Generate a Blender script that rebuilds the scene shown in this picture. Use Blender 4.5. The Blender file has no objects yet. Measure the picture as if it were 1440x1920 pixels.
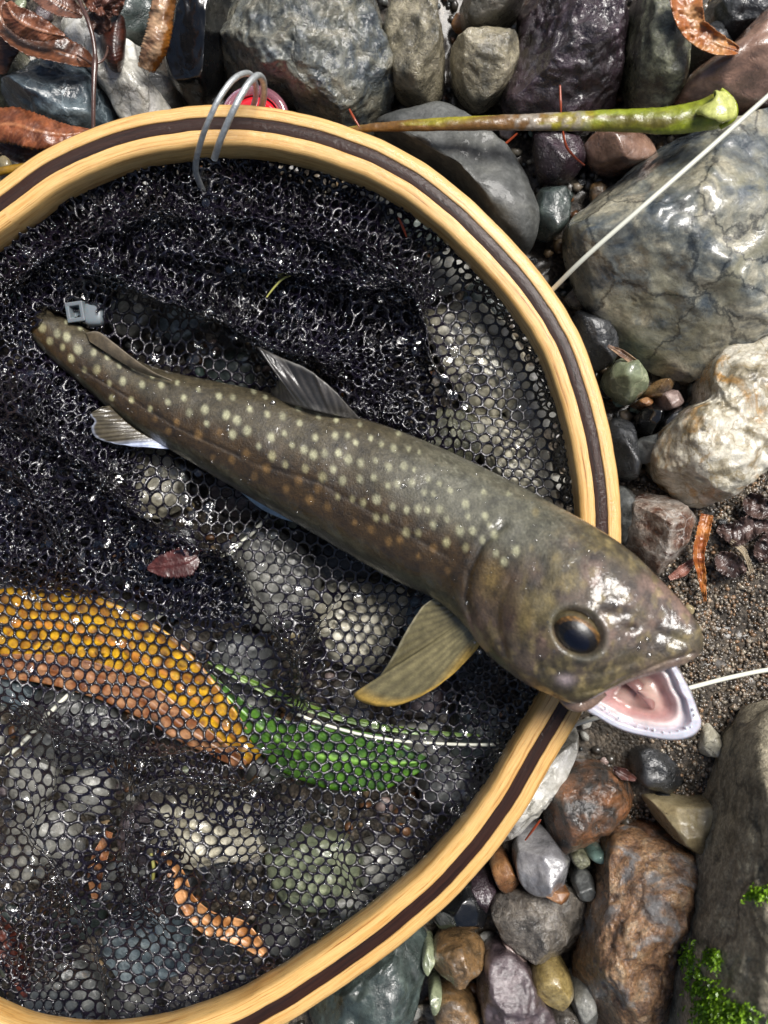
import bpy, bmesh, math, random
import numpy as np
from mathutils import Vector
random.seed(7); rng = np.random.default_rng(7)
SC = bpy.context.scene; COL = SC.collection
# ------------------------------------------------------------------ camera, world, sun, exposure
H = 0.34; S0 = 0.0002                       # camera height (m) and metres per photo pixel on the ground plane
cam = bpy.data.objects.new('camera', bpy.data.cameras.new('camera')); COL.objects.link(cam)
cam.location = (0, 0, H); cam.rotation_euler = (0, 0, 0)
cd = cam.data; cd.sensor_fit = 'VERTICAL'; cd.sensor_height = 24; cd.sensor_width = 24
cd.lens = (H / S0) / 1920 * 24; cd.clip_start = 0.01; cd.clip_end = 50
cd.dof.use_dof = True; cd.dof.focus_distance = H - 0.008; cd.dof.aperture_fstop = 6.0
SC.camera = cam
SUNV = Vector((0.34, 0.40, 0.86)).normalized()
W = bpy.data.worlds.new('World'); SC.world = W; W.use_nodes = True
wn = W.node_tree; bg = wn.nodes['Background']
sky = wn.nodes.new('ShaderNodeTexSky'); sky.sky_type = 'NISHITA'; sky.sun_disc = False
sky.sun_elevation = math.asin(SUNV.z); sky.sun_rotation = math.atan2(SUNV.x, SUNV.y)
sky.air_density = 1.0; sky.dust_density = 3.0; sky.ozone_density = 1.0
wn.links.new(sky.outputs[0], bg.inputs[0]); bg.inputs[1].default_value = 0.06
sun = bpy.data.lights.new('sun', 'SUN'); sun.energy = 4.4; sun.angle = math.radians(27); sun.color = (1, 0.97, 0.93)
so = bpy.data.objects.new('sun', sun); COL.objects.link(so); so.rotation_euler = SUNV.to_track_quat('Z', 'Y').to_euler()
SC.view_settings.view_transform = 'Standard'; SC.view_settings.look = 'None'
SC.view_settings.exposure = 0.33; SC.view_settings.gamma = 1; SC.view_settings.use_curve_mapping = False
SC.render.engine = 'CYCLES'; SC.cycles.max_bounces = 6; SC.cycles.transparent_max_bounces = 16

# ------------------------------------------------------------------ helpers
def P(x, y, z=0.0):
    k = S0 * (H - z) / H
    return np.array([(x - 720) * k, -(y - 960) * k, z])
def PA(x, y, z):
    x = np.asarray(x, float); y = np.asarray(y, float); z = np.asarray(z, float) + 0 * x
    k = S0 * (H - z) / H
    return np.stack([(x - 720) * k, -(y - 960) * k, z], -1)
def proj(p):
    k = S0 * (H - p[:, 2]) / H
    return p[:, 0] / k + 720, 960 - p[:, 1] / k
_perm = np.random.default_rng(3).permutation(256); _perm = np.concatenate([_perm, _perm, _perm])
_gr = np.random.default_rng(4).normal(size=(256, 3)); _gr /= np.linalg.norm(_gr, axis=1)[:, None]
def noise(p, seed=0):
    p = np.asarray(p, float) + seed * 17.37
    i = np.floor(p).astype(int); f = p - i; i &= 255
    u = f * f * f * (f * (f * 6 - 15) + 10); r = 0
    for dx in (0, 1):
        for dy in (0, 1):
            for dz in (0, 1):
                h = _perm[(_perm[(_perm[(i[:, 0] + dx) & 255] + i[:, 1] + dy) & 255] + i[:, 2] + dz) & 255]
                g = _gr[h]; d = f - np.array([dx, dy, dz])
                w = (u[:, 0] if dx else 1 - u[:, 0]) * (u[:, 1] if dy else 1 - u[:, 1]) * (u[:, 2] if dz else 1 - u[:, 2])
                r = r + w * (g * d).sum(1)
    return r * 1.6
def fbm(p, o=4, seed=0, g=.5):
    a = 1; s = 0; p = np.asarray(p, float)
    for k in range(o):
        s = s + a * noise(p * 2 ** k, seed + k * 3); a *= g
    return s
def n2(x, y, wl, o=3, seed=0):
    x = np.asarray(x, float).ravel(); y = np.asarray(y, float).ravel()
    return fbm(np.stack([x / wl, y / wl, 0 * x + seed * .71], 1), o, seed)
def sm(a, b, x):
    t = np.clip((x - a) / (b - a), 0, 1); return t * t * (3 - 2 * t)
def lin(c, k=1.0):
    if isinstance(c, str): c = [int(c[i:i + 2], 16) / 255 for i in (1, 3, 5)]
    return [(((v + .055) / 1.055) ** 2.4 if v > .04045 else v / 12.92) * k for v in c[:3]]
def mesh(name, v, f, mat=None, parent=None, smooth=True, col=None, uv=None, origin=None):
    v = np.asarray(v, float)
    if origin is not None: v = v - np.asarray(origin)
    me = bpy.data.meshes.new(name)
    if isinstance(f, np.ndarray):
        n, k = f.shape
        me.vertices.add(len(v)); me.vertices.foreach_set('co', v.astype(np.float32).ravel())
        me.loops.add(n * k); me.loops.foreach_set('vertex_index', f.astype(np.int32).ravel())
        me.polygons.add(n); me.polygons.foreach_set('loop_start', np.arange(0, n * k, k, dtype=np.int32))
        me.update(calc_edges=True)
    else: me.from_pydata([tuple(p) for p in v], [], [tuple(q) for q in f])
    me.validate()
    if smooth: me.polygons.foreach_set('use_smooth', [True] * len(me.polygons))
    if col is not None:
        a = me.color_attributes.new('Col', 'FLOAT_COLOR', 'POINT')
        c = np.ones((len(v), 4), np.float32); c[:, :3] = col; a.data.foreach_set('color', c.ravel())
    if uv is not None:
        l = me.uv_layers.new(name='UVMap'); idx = np.zeros(len(me.loops), np.int32)
        me.loops.foreach_get('vertex_index', idx); l.data.foreach_set('uv', np.asarray(uv, np.float32)[idx].ravel())
    if mat: me.materials.append(mat)
    me.update()
    o = bpy.data.objects.new(name, me); COL.objects.link(o)
    if origin is not None: o.location = tuple(origin)
    if parent: o.parent = parent
    return o
def tag(o, label=None, cat=None, group=None, kind=None):
    if label: o['label'] = label
    if cat: o['category'] = cat
    if group: o['group'] = group
    if kind: o['kind'] = kind
    return o
def empty(name, label, cat, loc=(0, 0, 0), group=None):
    o = bpy.data.objects.new(name, None); COL.objects.link(o); o.location = tuple(loc); o.empty_display_size = .01
    bpy.context.view_layer.update()
    return tag(o, label, cat, group)
def part(o, par):                      # parent keeping world place
    o.parent = par; o.location = Vector(o.location) - Vector(par.location); return o
def grid(nu, nv, closeu=False, closev=False):
    i, j = np.meshgrid(np.arange(nu if closeu else nu - 1), np.arange(nv if closev else nv - 1), indexing='ij')
    i = i.ravel(); j = j.ravel(); i2 = (i + 1) % nu; j2 = (j + 1) % nv
    return np.stack([i * nv + j, i2 * nv + j, i2 * nv + j2, i * nv + j2], 1)
def catmull(pts, n, closed=False):
    p = np.asarray(pts, float); N = len(p)
    if closed: t = np.linspace(0, N, n, endpoint=False); ix = lambda k: k % N
    else: t = np.linspace(0, N - 1, n); ix = lambda k: np.clip(k, 0, N - 1)
    i = np.floor(t).astype(int)
    if not closed: i = np.minimum(i, N - 2)
    f = (t - i)[:, None]; a, b, c, d = p[ix(i - 1)], p[ix(i)], p[ix(i + 1)], p[ix(i + 2)]
    return .5 * (2 * b + (c - a) * f + (2 * a - 5 * b + 4 * c - d) * f ** 2 + (3 * b - a - 3 * c + d) * f ** 3)
def inside(poly, x, y):
    poly = np.asarray(poly); r = np.zeros(np.shape(x), bool); n = len(poly)
    for i in range(n):
        x1, y1 = poly[i]; x2, y2 = poly[(i + 1) % n]
        c = ((y1 > y) != (y2 > y)) & (x < (x2 - x1) * (y - y1) / (y2 - y1 + 1e-9) + x1); r ^= c
    return r
def tube_arrays(pts, rad, n=10, res=None, flat=1.0):
    pts = np.asarray(pts, float); rad = np.broadcast_to(np.asarray(rad, float), (len(pts),))
    if res: q = catmull(np.c_[pts, rad], res)
    else: q = np.c_[pts, rad]
    w = PA(q[:, 0], q[:, 1], q[:, 2]); r = q[:, 3] * S0 * (H - q[:, 2]) / H
    T = np.gradient(w, axis=0); T /= np.linalg.norm(T, axis=1)[:, None] + 1e-12
    ref = np.array([0.31, .22, .93]); N = np.cross(T, ref); N /= np.linalg.norm(N, axis=1)[:, None] + 1e-9; B = np.cross(N, T)
    a = np.linspace(0, 2 * np.pi, n, endpoint=False)
    v = w[:, None] + r[:, None, None] * (np.cos(a)[None, :, None] * N[:, None] + flat * np.sin(a)[None, :, None] * B[:, None])
    u = np.repeat(np.linspace(0, 1, len(w)), n); vv = np.tile(a / 6.2832, len(w))
    V = v.reshape(-1, 3); F = grid(len(w), n, closev=True)
    V = np.vstack([V, w[:1], w[-1:]]); m = len(w) * n
    cap = [[m, (k + 1) % n, k, k] for k in range(n)]; cap2 = [[m + 1, m - n + k, m - n + (k + 1) % n, m - n + (k + 1) % n] for k in range(n)]
    return V, [tuple(q) for q in F] + [tuple(q[:3]) for q in cap] + [tuple(q[:3]) for q in cap2], np.c_[np.r_[u, 0, 1], np.r_[vv, 0, 0]]
def tube(name, pts, rad, mat, n=10, res=None, parent=None, flat=1.0, bump=0):
    V, F, uv = tube_arrays(pts, rad, n, res, flat)
    if bump: V = V + fbm(V / .003, 3, 5)[:, None] * bump * np.array([[.5, .5, 1]])
    c = V.mean(0) if parent is None else None
    return mesh(name, V, F, mat, parent, uv=uv, origin=c)

# ------------------------------------------------------------------ materials
class NT:
    def __init__(s, name):
        s.m = bpy.data.materials.new(name); s.m.use_nodes = True; s.t = s.m.node_tree
        s.b = s.t.nodes['Principled BSDF']; s.out = s.t.nodes['Material Output']
    def n(s, typ, **k):
        o = s.t.nodes.new(typ)
        for a, v in k.items():
            if a.startswith('i_'):
                key = a[2:]; key = int(key) if key.isdigit() else key.replace('_', ' ')
                s.set(o, key, v)
            else: setattr(o, a, v)
        return o
    def set(s, o, key, v):
        i = o.inputs[key]
        if isinstance(v, bpy.types.NodeSocket): s.t.links.new(v, i)
        else: i.default_value = v
    def ramp(s, fac, stops, interp='LINEAR'):
        r = s.n('ShaderNodeValToRGB'); r.color_ramp.interpolation = interp; e = r.color_ramp.elements
        while len(e) < len(stops): e.new(.5)
        for q, (p, c) in zip(e, stops):
            q.position = p; q.color = (c, c, c, 1) if isinstance(c, (int, float)) else (*c[:3], 1)
        s.t.links.new(fac, r.inputs[0]); return r.outputs[0]
    def noise(s, vec, scale, detail=6, rough=.6, dist=0):
        o = s.n('ShaderNodeTexNoise', i_Vector=vec, i_Scale=scale, i_Detail=detail, i_Roughness=rough, i_Distortion=dist); return o.outputs[0]
    def mix(s, fac, a, b, mode='MIX'):
        o = s.n('ShaderNodeMix', data_type='RGBA', blend_type=mode, clamp_factor=True)
        for k, v in ((0, fac), (6, a), (7, b)):
            if isinstance(v, bpy.types.NodeSocket): s.t.links.new(v, o.inputs[k])
            else: o.inputs[k].default_value = (*v[:3], 1) if isinstance(v, (list, tuple)) else v
        return o.outputs[2]
    def math(s, op, a, b=0.0, c=0.0):
        o = s.n('ShaderNodeMath', operation=op)
        for k, v in ((0, a), (1, b), (2, c)): s.set(o, k, v)
        return o.outputs[0]
    def bump(s, h, strength, dist, normal=None):
        o = s.n('ShaderNodeBump', i_Strength=strength, i_Distance=dist, i_Height=h)
        if normal is not None: s.t.links.new(normal, o.inputs['Normal'])
        return o.outputs[0]
    def obj(s, off=0.0, scale=(1, 1, 1)):
        c = s.n('ShaderNodeTexCoord').outputs['Object']
        return s.n('ShaderNodeMapping', i_Vector=c, i_Location=(off, off * .7, off * .3), i_Scale=scale).outputs[0]
_ms = [0]
def rock(name, cols, fs=.007, wet=.8, vein=None, vs=.012, speck=.5, bump=.6, rough=(.18, .5), stretch=(1, 1, 1), stain=None):
    _ms[0] += 1.37; N = NT(name); v = N.obj(_ms[0], stretch)
    a = N.noise(v, 1 / fs, 9, .62, .5)
    k = len(cols); pos = [.3 + .42 * i / (k - 1) for i in range(k)]
    c = N.ramp(a, [(p, q) for p, q in zip(pos, cols)])
    b = N.noise(v, 6 / fs, 6, .7)
    c = N.mix(speck, c, N.ramp(b, [(.3, .25), (.5, .9), (.72, 1.9)]), 'MULTIPLY')
    g = N.noise(v, 15 / fs, 4, .7)
    c = N.mix(speck * .6, c, N.ramp(g, [(.35, .45), (.55, 1.), (.7, 1.6)]), 'MULTIPLY')
    if stain: c = N.mix(N.ramp(N.noise(v, .55 / fs, 5, .6, .8), [(.52, 0.0), (.62, 1.0)]), c, N.mix(.5, stain, N.ramp(b, [(.3, .3), (.7, 1.5)]), 'MULTIPLY'))
    if vein:
        wv = N.n('ShaderNodeVectorMath', operation='ADD'); N.t.links.new(v, wv.inputs[0])
        nv_ = N.n('ShaderNodeTexNoise', i_Vector=v, i_Scale=2.2 / vs, i_Detail=5.0, i_Roughness=.65); sc_ = N.n('ShaderNodeVectorMath', operation='SCALE'); N.t.links.new(nv_.outputs['Color'], sc_.inputs[0]); sc_.inputs['Scale'].default_value = vs * .55
        N.t.links.new(sc_.outputs[0], wv.inputs[1])
        vo = N.n('ShaderNodeTexVoronoi', feature='DISTANCE_TO_EDGE', i_Vector=wv.outputs[0], i_Scale=.9 / vs).outputs[0]
        l1 = N.ramp(vo, [(.0, .8), (.010, .6), (.028, 0.)]); gate = N.ramp(N.noise(v, .8 / vs, 3), [(.30, .2), (.45, .95)])
        c = N.mix(N.math('MULTIPLY', l1, gate), c, vein)
    N.set(N.b, 'Base Color', c)
    N.set(N.b, 'Roughness', N.ramp(N.noise(v, 2.5 / fs, 5, .7), [(.35, rough[0]), (.65, rough[1])]))
    pit = N.ramp(N.noise(v, 3.2 / fs, 4, .6, 1.0), [(.30, 0.), (.44, 1.)]); h = N.math('ADD', a, N.math('MULTIPLY', b, .5)); h = N.math('ADD', h, N.math('MULTIPLY', g, .2)); h = N.math('ADD', h, N.math('MULTIPLY', pit, .25))
    N.set(N.b, 'Normal', N.bump(h, min(1, bump), .0024))
    N.set(N.b, 'Coat Weight', wet); N.set(N.b, 'Coat Roughness', .04); N.set(N.b, 'Coat IOR', 1.5)
    N.set(N.b, 'Coat Normal', N.bump(N.noise(v, 3.6 / fs, 4, .62), min(1, bump * 1.05), .0013))
    return N.m
G = lin
M = {}
M['granite'] = rock('mottled_granite', [G('#26303a', .7), G('#4b5357'), G('#6b6c62'), G('#8f8a78'), G('#3c4448')], .012, 1, vein=G('#7c7c70'), speck=.7, bump=.9)
M['tan_mottle'] = rock('tan_mottled_stone', [G('#37372c'), G('#6b6553'), G('#9a9178'), G('#b5ab94')], .009, .9, speck=.6, bump=.8)
M['tan_dark'] = rock('dark_tan_stone', [G('#2c2b24'), G('#5c574a'), G('#80786a')], .008, .9)
M['purple_rock'] = rock('purple_black_rock', [G('#1b161a'), G('#2e2428'), G('#40313a'), G('#564449')], .016, 1, bump=.9, rough=(.1, .35))
M['olive_mottle'] = rock('olive_speckled_stone', [G('#25271d'), G('#4c4d3c'), G('#7a7a62'), G('#8d8c76')], .006, .8, speck=.8)
M['black'] = rock('black_slate', [G('#060708'), G('#0e0f11'), G('#18191b')], .03, .9, speck=.2, bump=.15, rough=(.15, .35))
M['dark'] = rock('dark_grey_stone', [G('#16181a'), G('#2a2c2e'), G('#43454a')], .01, 1, speck=.5)
M['quartz'] = rock('white_quartz', [G('#6b6a62'), G('#b9b6ab'), G('#d8d6cf'), G('#e6e4df')], .009, 1, vein=G('#6a675c'), vs=.02, speck=.2, bump=.4)
M['blue_grey'] = rock('blue_grey_stone', [G('#1c242a'), G('#333f47'), G('#5c6a70'), G('#94a0a2')], .014, 1, vein=G('#8b979c'), bump=.6, speck=.35)
M['smooth_grey'] = rock('smooth_grey_stone', [G('#3f4140'), G('#525350'), G('#66665f')], .02, .15, speck=.6, bump=.3, rough=(.45, .7))
M['veined'] = rock('veined_cream_grey_stone', [G('#2a333b'), G('#50575a'), G('#74756c'), G('#a59f8a'), G('#4d5254')], .016, .8, vein=G('#14181c'), vs=.03, speck=.5, bump=.28, stain=G('#83806c'))
M['cream'] = rock('cream_quartz_stone', [G('#4f4836'), G('#988d74'), G('#c4bda9'), G('#d2ccbc'), G('#806a40')], .010, .9, vein=G('#86744c'), vs=.010, speck=.4, bump=.45, stain=G('#b48a4e'))
M['pink_brown'] = rock('pinkish_brown_stone', [G('#5a4438'), G('#8a6c5b'), G('#a98a77')], .016, 1, speck=.3, bump=.35, rough=(.12, .3))
M['green_pebble'] = rock('grey_green_stone', [G('#5c6450'), G('#7c8468'), G('#8f9678')], .01, .8, vein=G('#a9ad8d'), speck=.3, bump=.25)
M['red_white'] = rock('rusty_white_conglomerate', [G('#1b1917'), G('#6b4530'), G('#a8988a'), G('#c9c0b6'), G('#4a2a1a')], .009, 1, vein=G('#d8d2ca'), speck=.6, bump=1.0)
M['boulder'] = rock('olive_grey_boulder', [G('#4a463a'), G('#827a66'), G('#a89e86'), G('#b9ae94'), G('#6a6454')], .010, .3, speck=.75, bump=1.0, rough=(.4, .7), vein=G('#2c2a24'), vs=.05)
M['rusty'] = rock('rust_orange_rock', [G('#40362d'), G('#76573f'), G('#967250'), G('#a68b6c'), G('#757069')], .008, .8, speck=.9, bump=.8, stain=G('#7f7c7a'), vein=G('#3a2416'), vs=.04)
M['rusty_dark'] = rock('dark_rusty_rock', [G('#1b1a1a'), G('#36302b'), G('#6a4a32'), G('#8a5c3a'), G('#2b2b2c')], .010, 1, speck=.5, bump=.8)
M['tan'] = rock('tan_smooth_stone', [G('#7c6c4d'), G('#a39470'), G('#b5a887')], .014, .6, speck=.35, bump=.2)
M['grey_quartz'] = rock('milky_grey_stone', [G('#5a5a5c'), G('#828184'), G('#a3a2a2')], .010, 1, speck=.3, bump=.25, rough=(.08, .2))
M['mottled'] = rock('mottled_grey_brown_rock', [G('#2b2724'), G('#5a544c'), G('#7d756a'), G('#a8a39c')], .008, 1, speck=.7, bump=.9)
M['brown'] = rock('brown_ochre_stone', [G('#342b20'), G('#5f4c34'), G('#866844'), G('#77736a')], .008, 1, speck=.5, bump=.5)
M['purple'] = rock('dull_purple_stone', [G('#322b2e'), G('#4a3f42'), G('#635659'), G('#857a7b')], .009, 1, speck=.45, bump=.45, stretch=(1, 2.2, 1))
M['ochre'] = rock('ochre_pebble_stone', [G('#6a5a38'), G('#93804f'), G('#a8966a')], .007, 1, speck=.5, bump=.3)
M['grey'] = rock('plain_grey_stone', [G('#3f4141'), G('#5e605e'), G('#7f807b')], .009, .9, speck=.5, bump=.4)
M['light_grey'] = rock('light_grey_stone', [G('#6c6c66'), G('#94938b'), G('#b7b5ab')], .010, .9, speck=.4, bump=.4)
M['light_tan'] = rock('light_tan_stone', [G('#8f8871'), G('#c2bca6'), G('#dedacb')], .012, .9, speck=.35, bump=.4, vein=G('#6c6552'))
M['greenish'] = rock('dark_green_stone', [G('#232a28'), G('#3d4744'), G('#5c6862')], .009, 1, speck=.4, bump=.4)
M['orange'] = rock('orange_brown_chip', [G('#4c3220'), G('#7b5230'), G('#9a7048')], .008, 1, speck=.35, bump=.4)
M['pink'] = rock('pink_pebble_stone', [G('#6a5550'), G('#94807a'), G('#b5a39b')], .008, 1, speck=.4, bump=.4)
M['teal'] = rock('teal_pebble_stone', [G('#4a5e58'), G('#6a827a'), G('#87a096')], .008, 1, speck=.2, bump=.2)

def wood(name, cols, gloss=.6, streak=1.0, br=.35):
    N = NT(name); uv = N.n('ShaderNodeUVMap').outputs[0]
    v = N.n('ShaderNodeMapping', i_Vector=uv, i_Scale=(9, 30, 1)).outputs[0]
    a = N.noise(v, 1.0, 6, .6, .05)
    v2 = N.n('ShaderNodeMapping', i_Vector=uv, i_Scale=(60, 230, 1)).outputs[0]
    b = N.noise(v2, 1.0, 4, .7)
    c = N.ramp(a, [(.30, cols[0]), (.40, cols[1]), (.55, cols[2]), (.66, cols[1]), (.72, cols[0])])
    c = N.mix(.55 * streak, c, N.ramp(b, [(.34, .25), (.46, .95), (.7, 1.2)]), 'MULTIPLY')
    N.set(N.b, 'Base Color', c); N.set(N.b, 'Roughness', br)
    N.set(N.b, 'Normal', N.bump(N.math('ADD', N.math('MULTIPLY', a, .5), b), .5, .0004))
    o = N.obj(3); N.set(N.b, 'Coat Weight', gloss); N.set(N.b, 'Coat Roughness', .07)
    N.set(N.b, 'Coat Normal', N.bump(N.noise(o, 1000, 3, .6), .5, .0005))
    return N.m
M['ash'] = wood('varnished_pale_wood', [G('#8a5526'), G('#cd9a54'), G('#e2b976')], .5)
M['walnut'] = wood('varnished_dark_wood', [G('#0a0402'), G('#200e08'), G('#341b10')], .3, 1.0, .5)
M['walnut'].node_tree.nodes['Principled BSDF'].inputs['Specular IOR Level'].default_value = .25

def simple(name, c, rough=.4, coat=0, bumps=0, bs=800, metal=0, sss=0, trans=0, noisy=.0):
    N = NT(name); o = N.obj(5)
    cc = N.mix(noisy, c, N.ramp(N.noise(o, bs * .4, 5, .6), [(.3, .3), (.7, 1.7)]), 'MULTIPLY') if noisy else None
    N.set(N.b, 'Base Color', cc if cc is not None else (*c[:3], 1)); N.set(N.b, 'Roughness', rough); N.set(N.b, 'Metallic', metal)
    N.set(N.b, 'Coat Weight', coat); N.set(N.b, 'Coat Roughness', .06)
    if trans: N.set(N.b, 'Transmission Weight', trans)
    if sss: N.set(N.b, 'Subsurface Weight', sss); N.set(N.b, 'Subsurface Scale', .002)
    if bumps: N.set(N.b, 'Normal', N.bump(N.noise(o, bs, 5, .6), bumps, .0005))
    return N.m
M['line'] = simple('white_line_coating', G('#d8d8c8'), .35, .3, .1)
M['steel'] = simple('dull_steel', G('#c4c8c8'), .42, 0, .5, 1500, .65, noisy=.4)
M['red'] = simple('red_plastic', G('#c01a26'), .15, 1)
M['pinkclear'] = simple('clear_pink_plastic', G('#d890a0'), .08, 1, trans=.7)
M['bluewhite'] = simple('translucent_white_plastic', G('#6f777c'), .4, .4, sss=.3)
M['needle'] = simple('rusty_pine_needle', G('#8e3a18'), .4, .5)
M['fibre'] = simple('dry_grass_fibre', G('#b0ad60'), .5)
M['seed'] = simple('glossy_brown_husk', G('#35170f'), .25, 1, .5, 400, noisy=.5)
M['stalk'] = simple('brown_leaf_stalk', G('#4b332b'), .35, .8, .4, 900, noisy=.4)

def net_mat():
    N = NT('wet_black_net'); o = N.obj(2)
    c = N.ramp(N.noise(o, 60, 4, .6), [(.35, G('#07050b', 1)), (.65, G('#130e1c', 1))])
    N.set(N.b, 'Base Color', c)
    N.set(N.b, 'Roughness', N.ramp(N.noise(o, 300, 3), [(.35, .08), (.65, .2)]))
    N.set(N.b, 'Normal', N.bump(N.noise(o, 800, 3, .6), 1.0, .0007))
    N.set(N.b, 'Coat Weight', .75); N.set(N.b, 'Coat Roughness', .08); N.set(N.b, 'Coat Normal', N.bump(N.noise(o, 520, 2, .5), .9, .0005))
    return N.m
M['net'] = net_mat()
def film_mat(name, f, rough, bs, bd):
    N = NT(name); o = N.obj(1)
    g = N.n('ShaderNodeBsdfGlossy', i_Roughness=rough); N.t.links.new(N.bump(N.noise(o, bs, 3), .8, bd), g.inputs['Normal'])
    t = N.n('ShaderNodeBsdfTransparent'); m = N.n('ShaderNodeMixShader')
    fr = N.n('ShaderNodeFresnel', i_IOR=1.33).outputs[0]
    N.t.links.new(N.math('ADD', N.math('MULTIPLY', fr, .9), f), m.inputs[0]); N.t.links.new(t.outputs[0], m.inputs[1]); N.t.links.new(g.outputs[0], m.inputs[2])
    N.t.links.new(m.outputs[0], N.out.inputs[0]); return N.m
M['film'] = film_mat('thin_water_film', .12, .12, 250, .0012)
M['drop'] = film_mat('water_drop', .14, .05, 500, .0003)

def attr_mat(name, rough=.4, coat=.6, bs=1200, bd=.0003, bst=.5, noisy=.4, sss=0, cr=.12, alpha=None):
    N = NT(name); o = N.obj(4); a = N.n('ShaderNodeAttribute', attribute_name='Col').outputs[0]
    c = N.mix(noisy, a, N.ramp(N.noise(o, bs * .8, 5, .75), [(.3, .3), (.5, 1.), (.7, 1.8)]), 'MULTIPLY')
    N.set(N.b, 'Base Color', c); N.set(N.b, 'Roughness', rough); N.set(N.b, 'Coat Weight', coat); N.set(N.b, 'Coat Roughness', cr)
    if sss: N.set(N.b, 'Subsurface Weight', sss); N.set(N.b, 'Subsurface Scale', .0025); N.set(N.b, 'Subsurface Radius', (1, .4, .3))
    if alpha: N.set(N.b, 'Alpha', alpha)
    N.set(N.b, 'Normal', N.bump(N.noise(o, bs, 4, .6), bst, bd))
    N.set(N.b, 'Coat Normal', N.bump(N.noise(o, 170, 4, .58), .65, .0013))
    return N.m
M['skin'] = attr_mat('slimy_fish_skin', .45, .85, 1600, .0005, .7, .6, cr=.1)
M['fin'] = attr_mat('fin_membrane', .35, .5, 1500, .0002, .4, .35, alpha=.93)
M['mouth'] = attr_mat('wet_mouth_lining', .3, .7, 700, .0003, .3, .12, sss=.35, cr=.1)
M['eye'] = attr_mat('wet_eye', .35, .22, 900, .0003, .4, .6, cr=.03)
M['leafc'] = attr_mat('wet_leaf', .42, .4, 500, .0006, .6, .6, cr=.1)
M['gritm'] = attr_mat('grit_grains', .35, .6, 600, .0004, .5, .5)
M['soil'] = None
def soil_mat():
    N = NT('wet_gritty_soil'); o = N.obj(9)
    a = N.noise(o, 70, 8, .7); b = N.noise(o, 900, 5, .7)
    c = N.ramp(a, [(.3, G('#201d19')), (.5, G('#463f36')), (.68, G('#675d50'))])
    vo = N.n('ShaderNodeTexVoronoi', i_Vector=o, i_Scale=650.0)
    c = N.mix(.75, c, N.ramp(vo.outputs['Color'], [(.1, .4), (.5, 1.), (.9, 2.2)]), 'MULTIPLY')
    c = N.mix(.6, c, N.ramp(b, [(.3, .3), (.7, 1.8)]), 'MULTIPLY')
    N.set(N.b, 'Base Color', c); N.set(N.b, 'Roughness', .45); N.set(N.b, 'Coat Weight', .5); N.set(N.b, 'Coat Roughness', .2)
    h = N.math('SUBTRACT', b, vo.outputs['Distance'])
    N.set(N.b, 'Normal', N.bump(h, .9, .0014)); return N.m
M['soil'] = soil_mat()

# ------------------------------------------------------------------ the ground
def soil_region(x, y):                                  # muddy patch to the right of the hoop
    r = sm(1110, 1240, x) * sm(840, 960, y) * (1 - sm(1480, 1620, y - (x - 1200) * .0))
    return r
def ground_z(x, y):
    x = np.atleast_1d(np.asarray(x, float)).ravel(); y = np.atleast_1d(np.asarray(y, float)).ravel()
    return -.0165 + soil_region(x, y) * .015 + n2(x, y, 160, 4, 3) * .003 + n2(x, y, 22, 3, 8) * .0009
def ground():
    a = np.concatenate([np.linspace(-6000, -700, 16), np.linspace(-620, 2060, 300), np.linspace(2150, 7500, 16)])
    b = np.concatenate([np.linspace(-6000, -620, 16), np.linspace(-540, 2460, 330), np.linspace(2550, 8000, 16)])
    X, Y = np.meshgrid(a, b, indexing='ij'); z = ground_z(X, Y)
    v = np.c_[(X.ravel() - 720) * S0, -(Y.ravel() - 960) * S0, z]
    o = mesh('ground', v, grid(len(a), len(b))[:, ::-1], M['soil']); o['kind'] = 'structure'; return o
ground()

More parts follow.
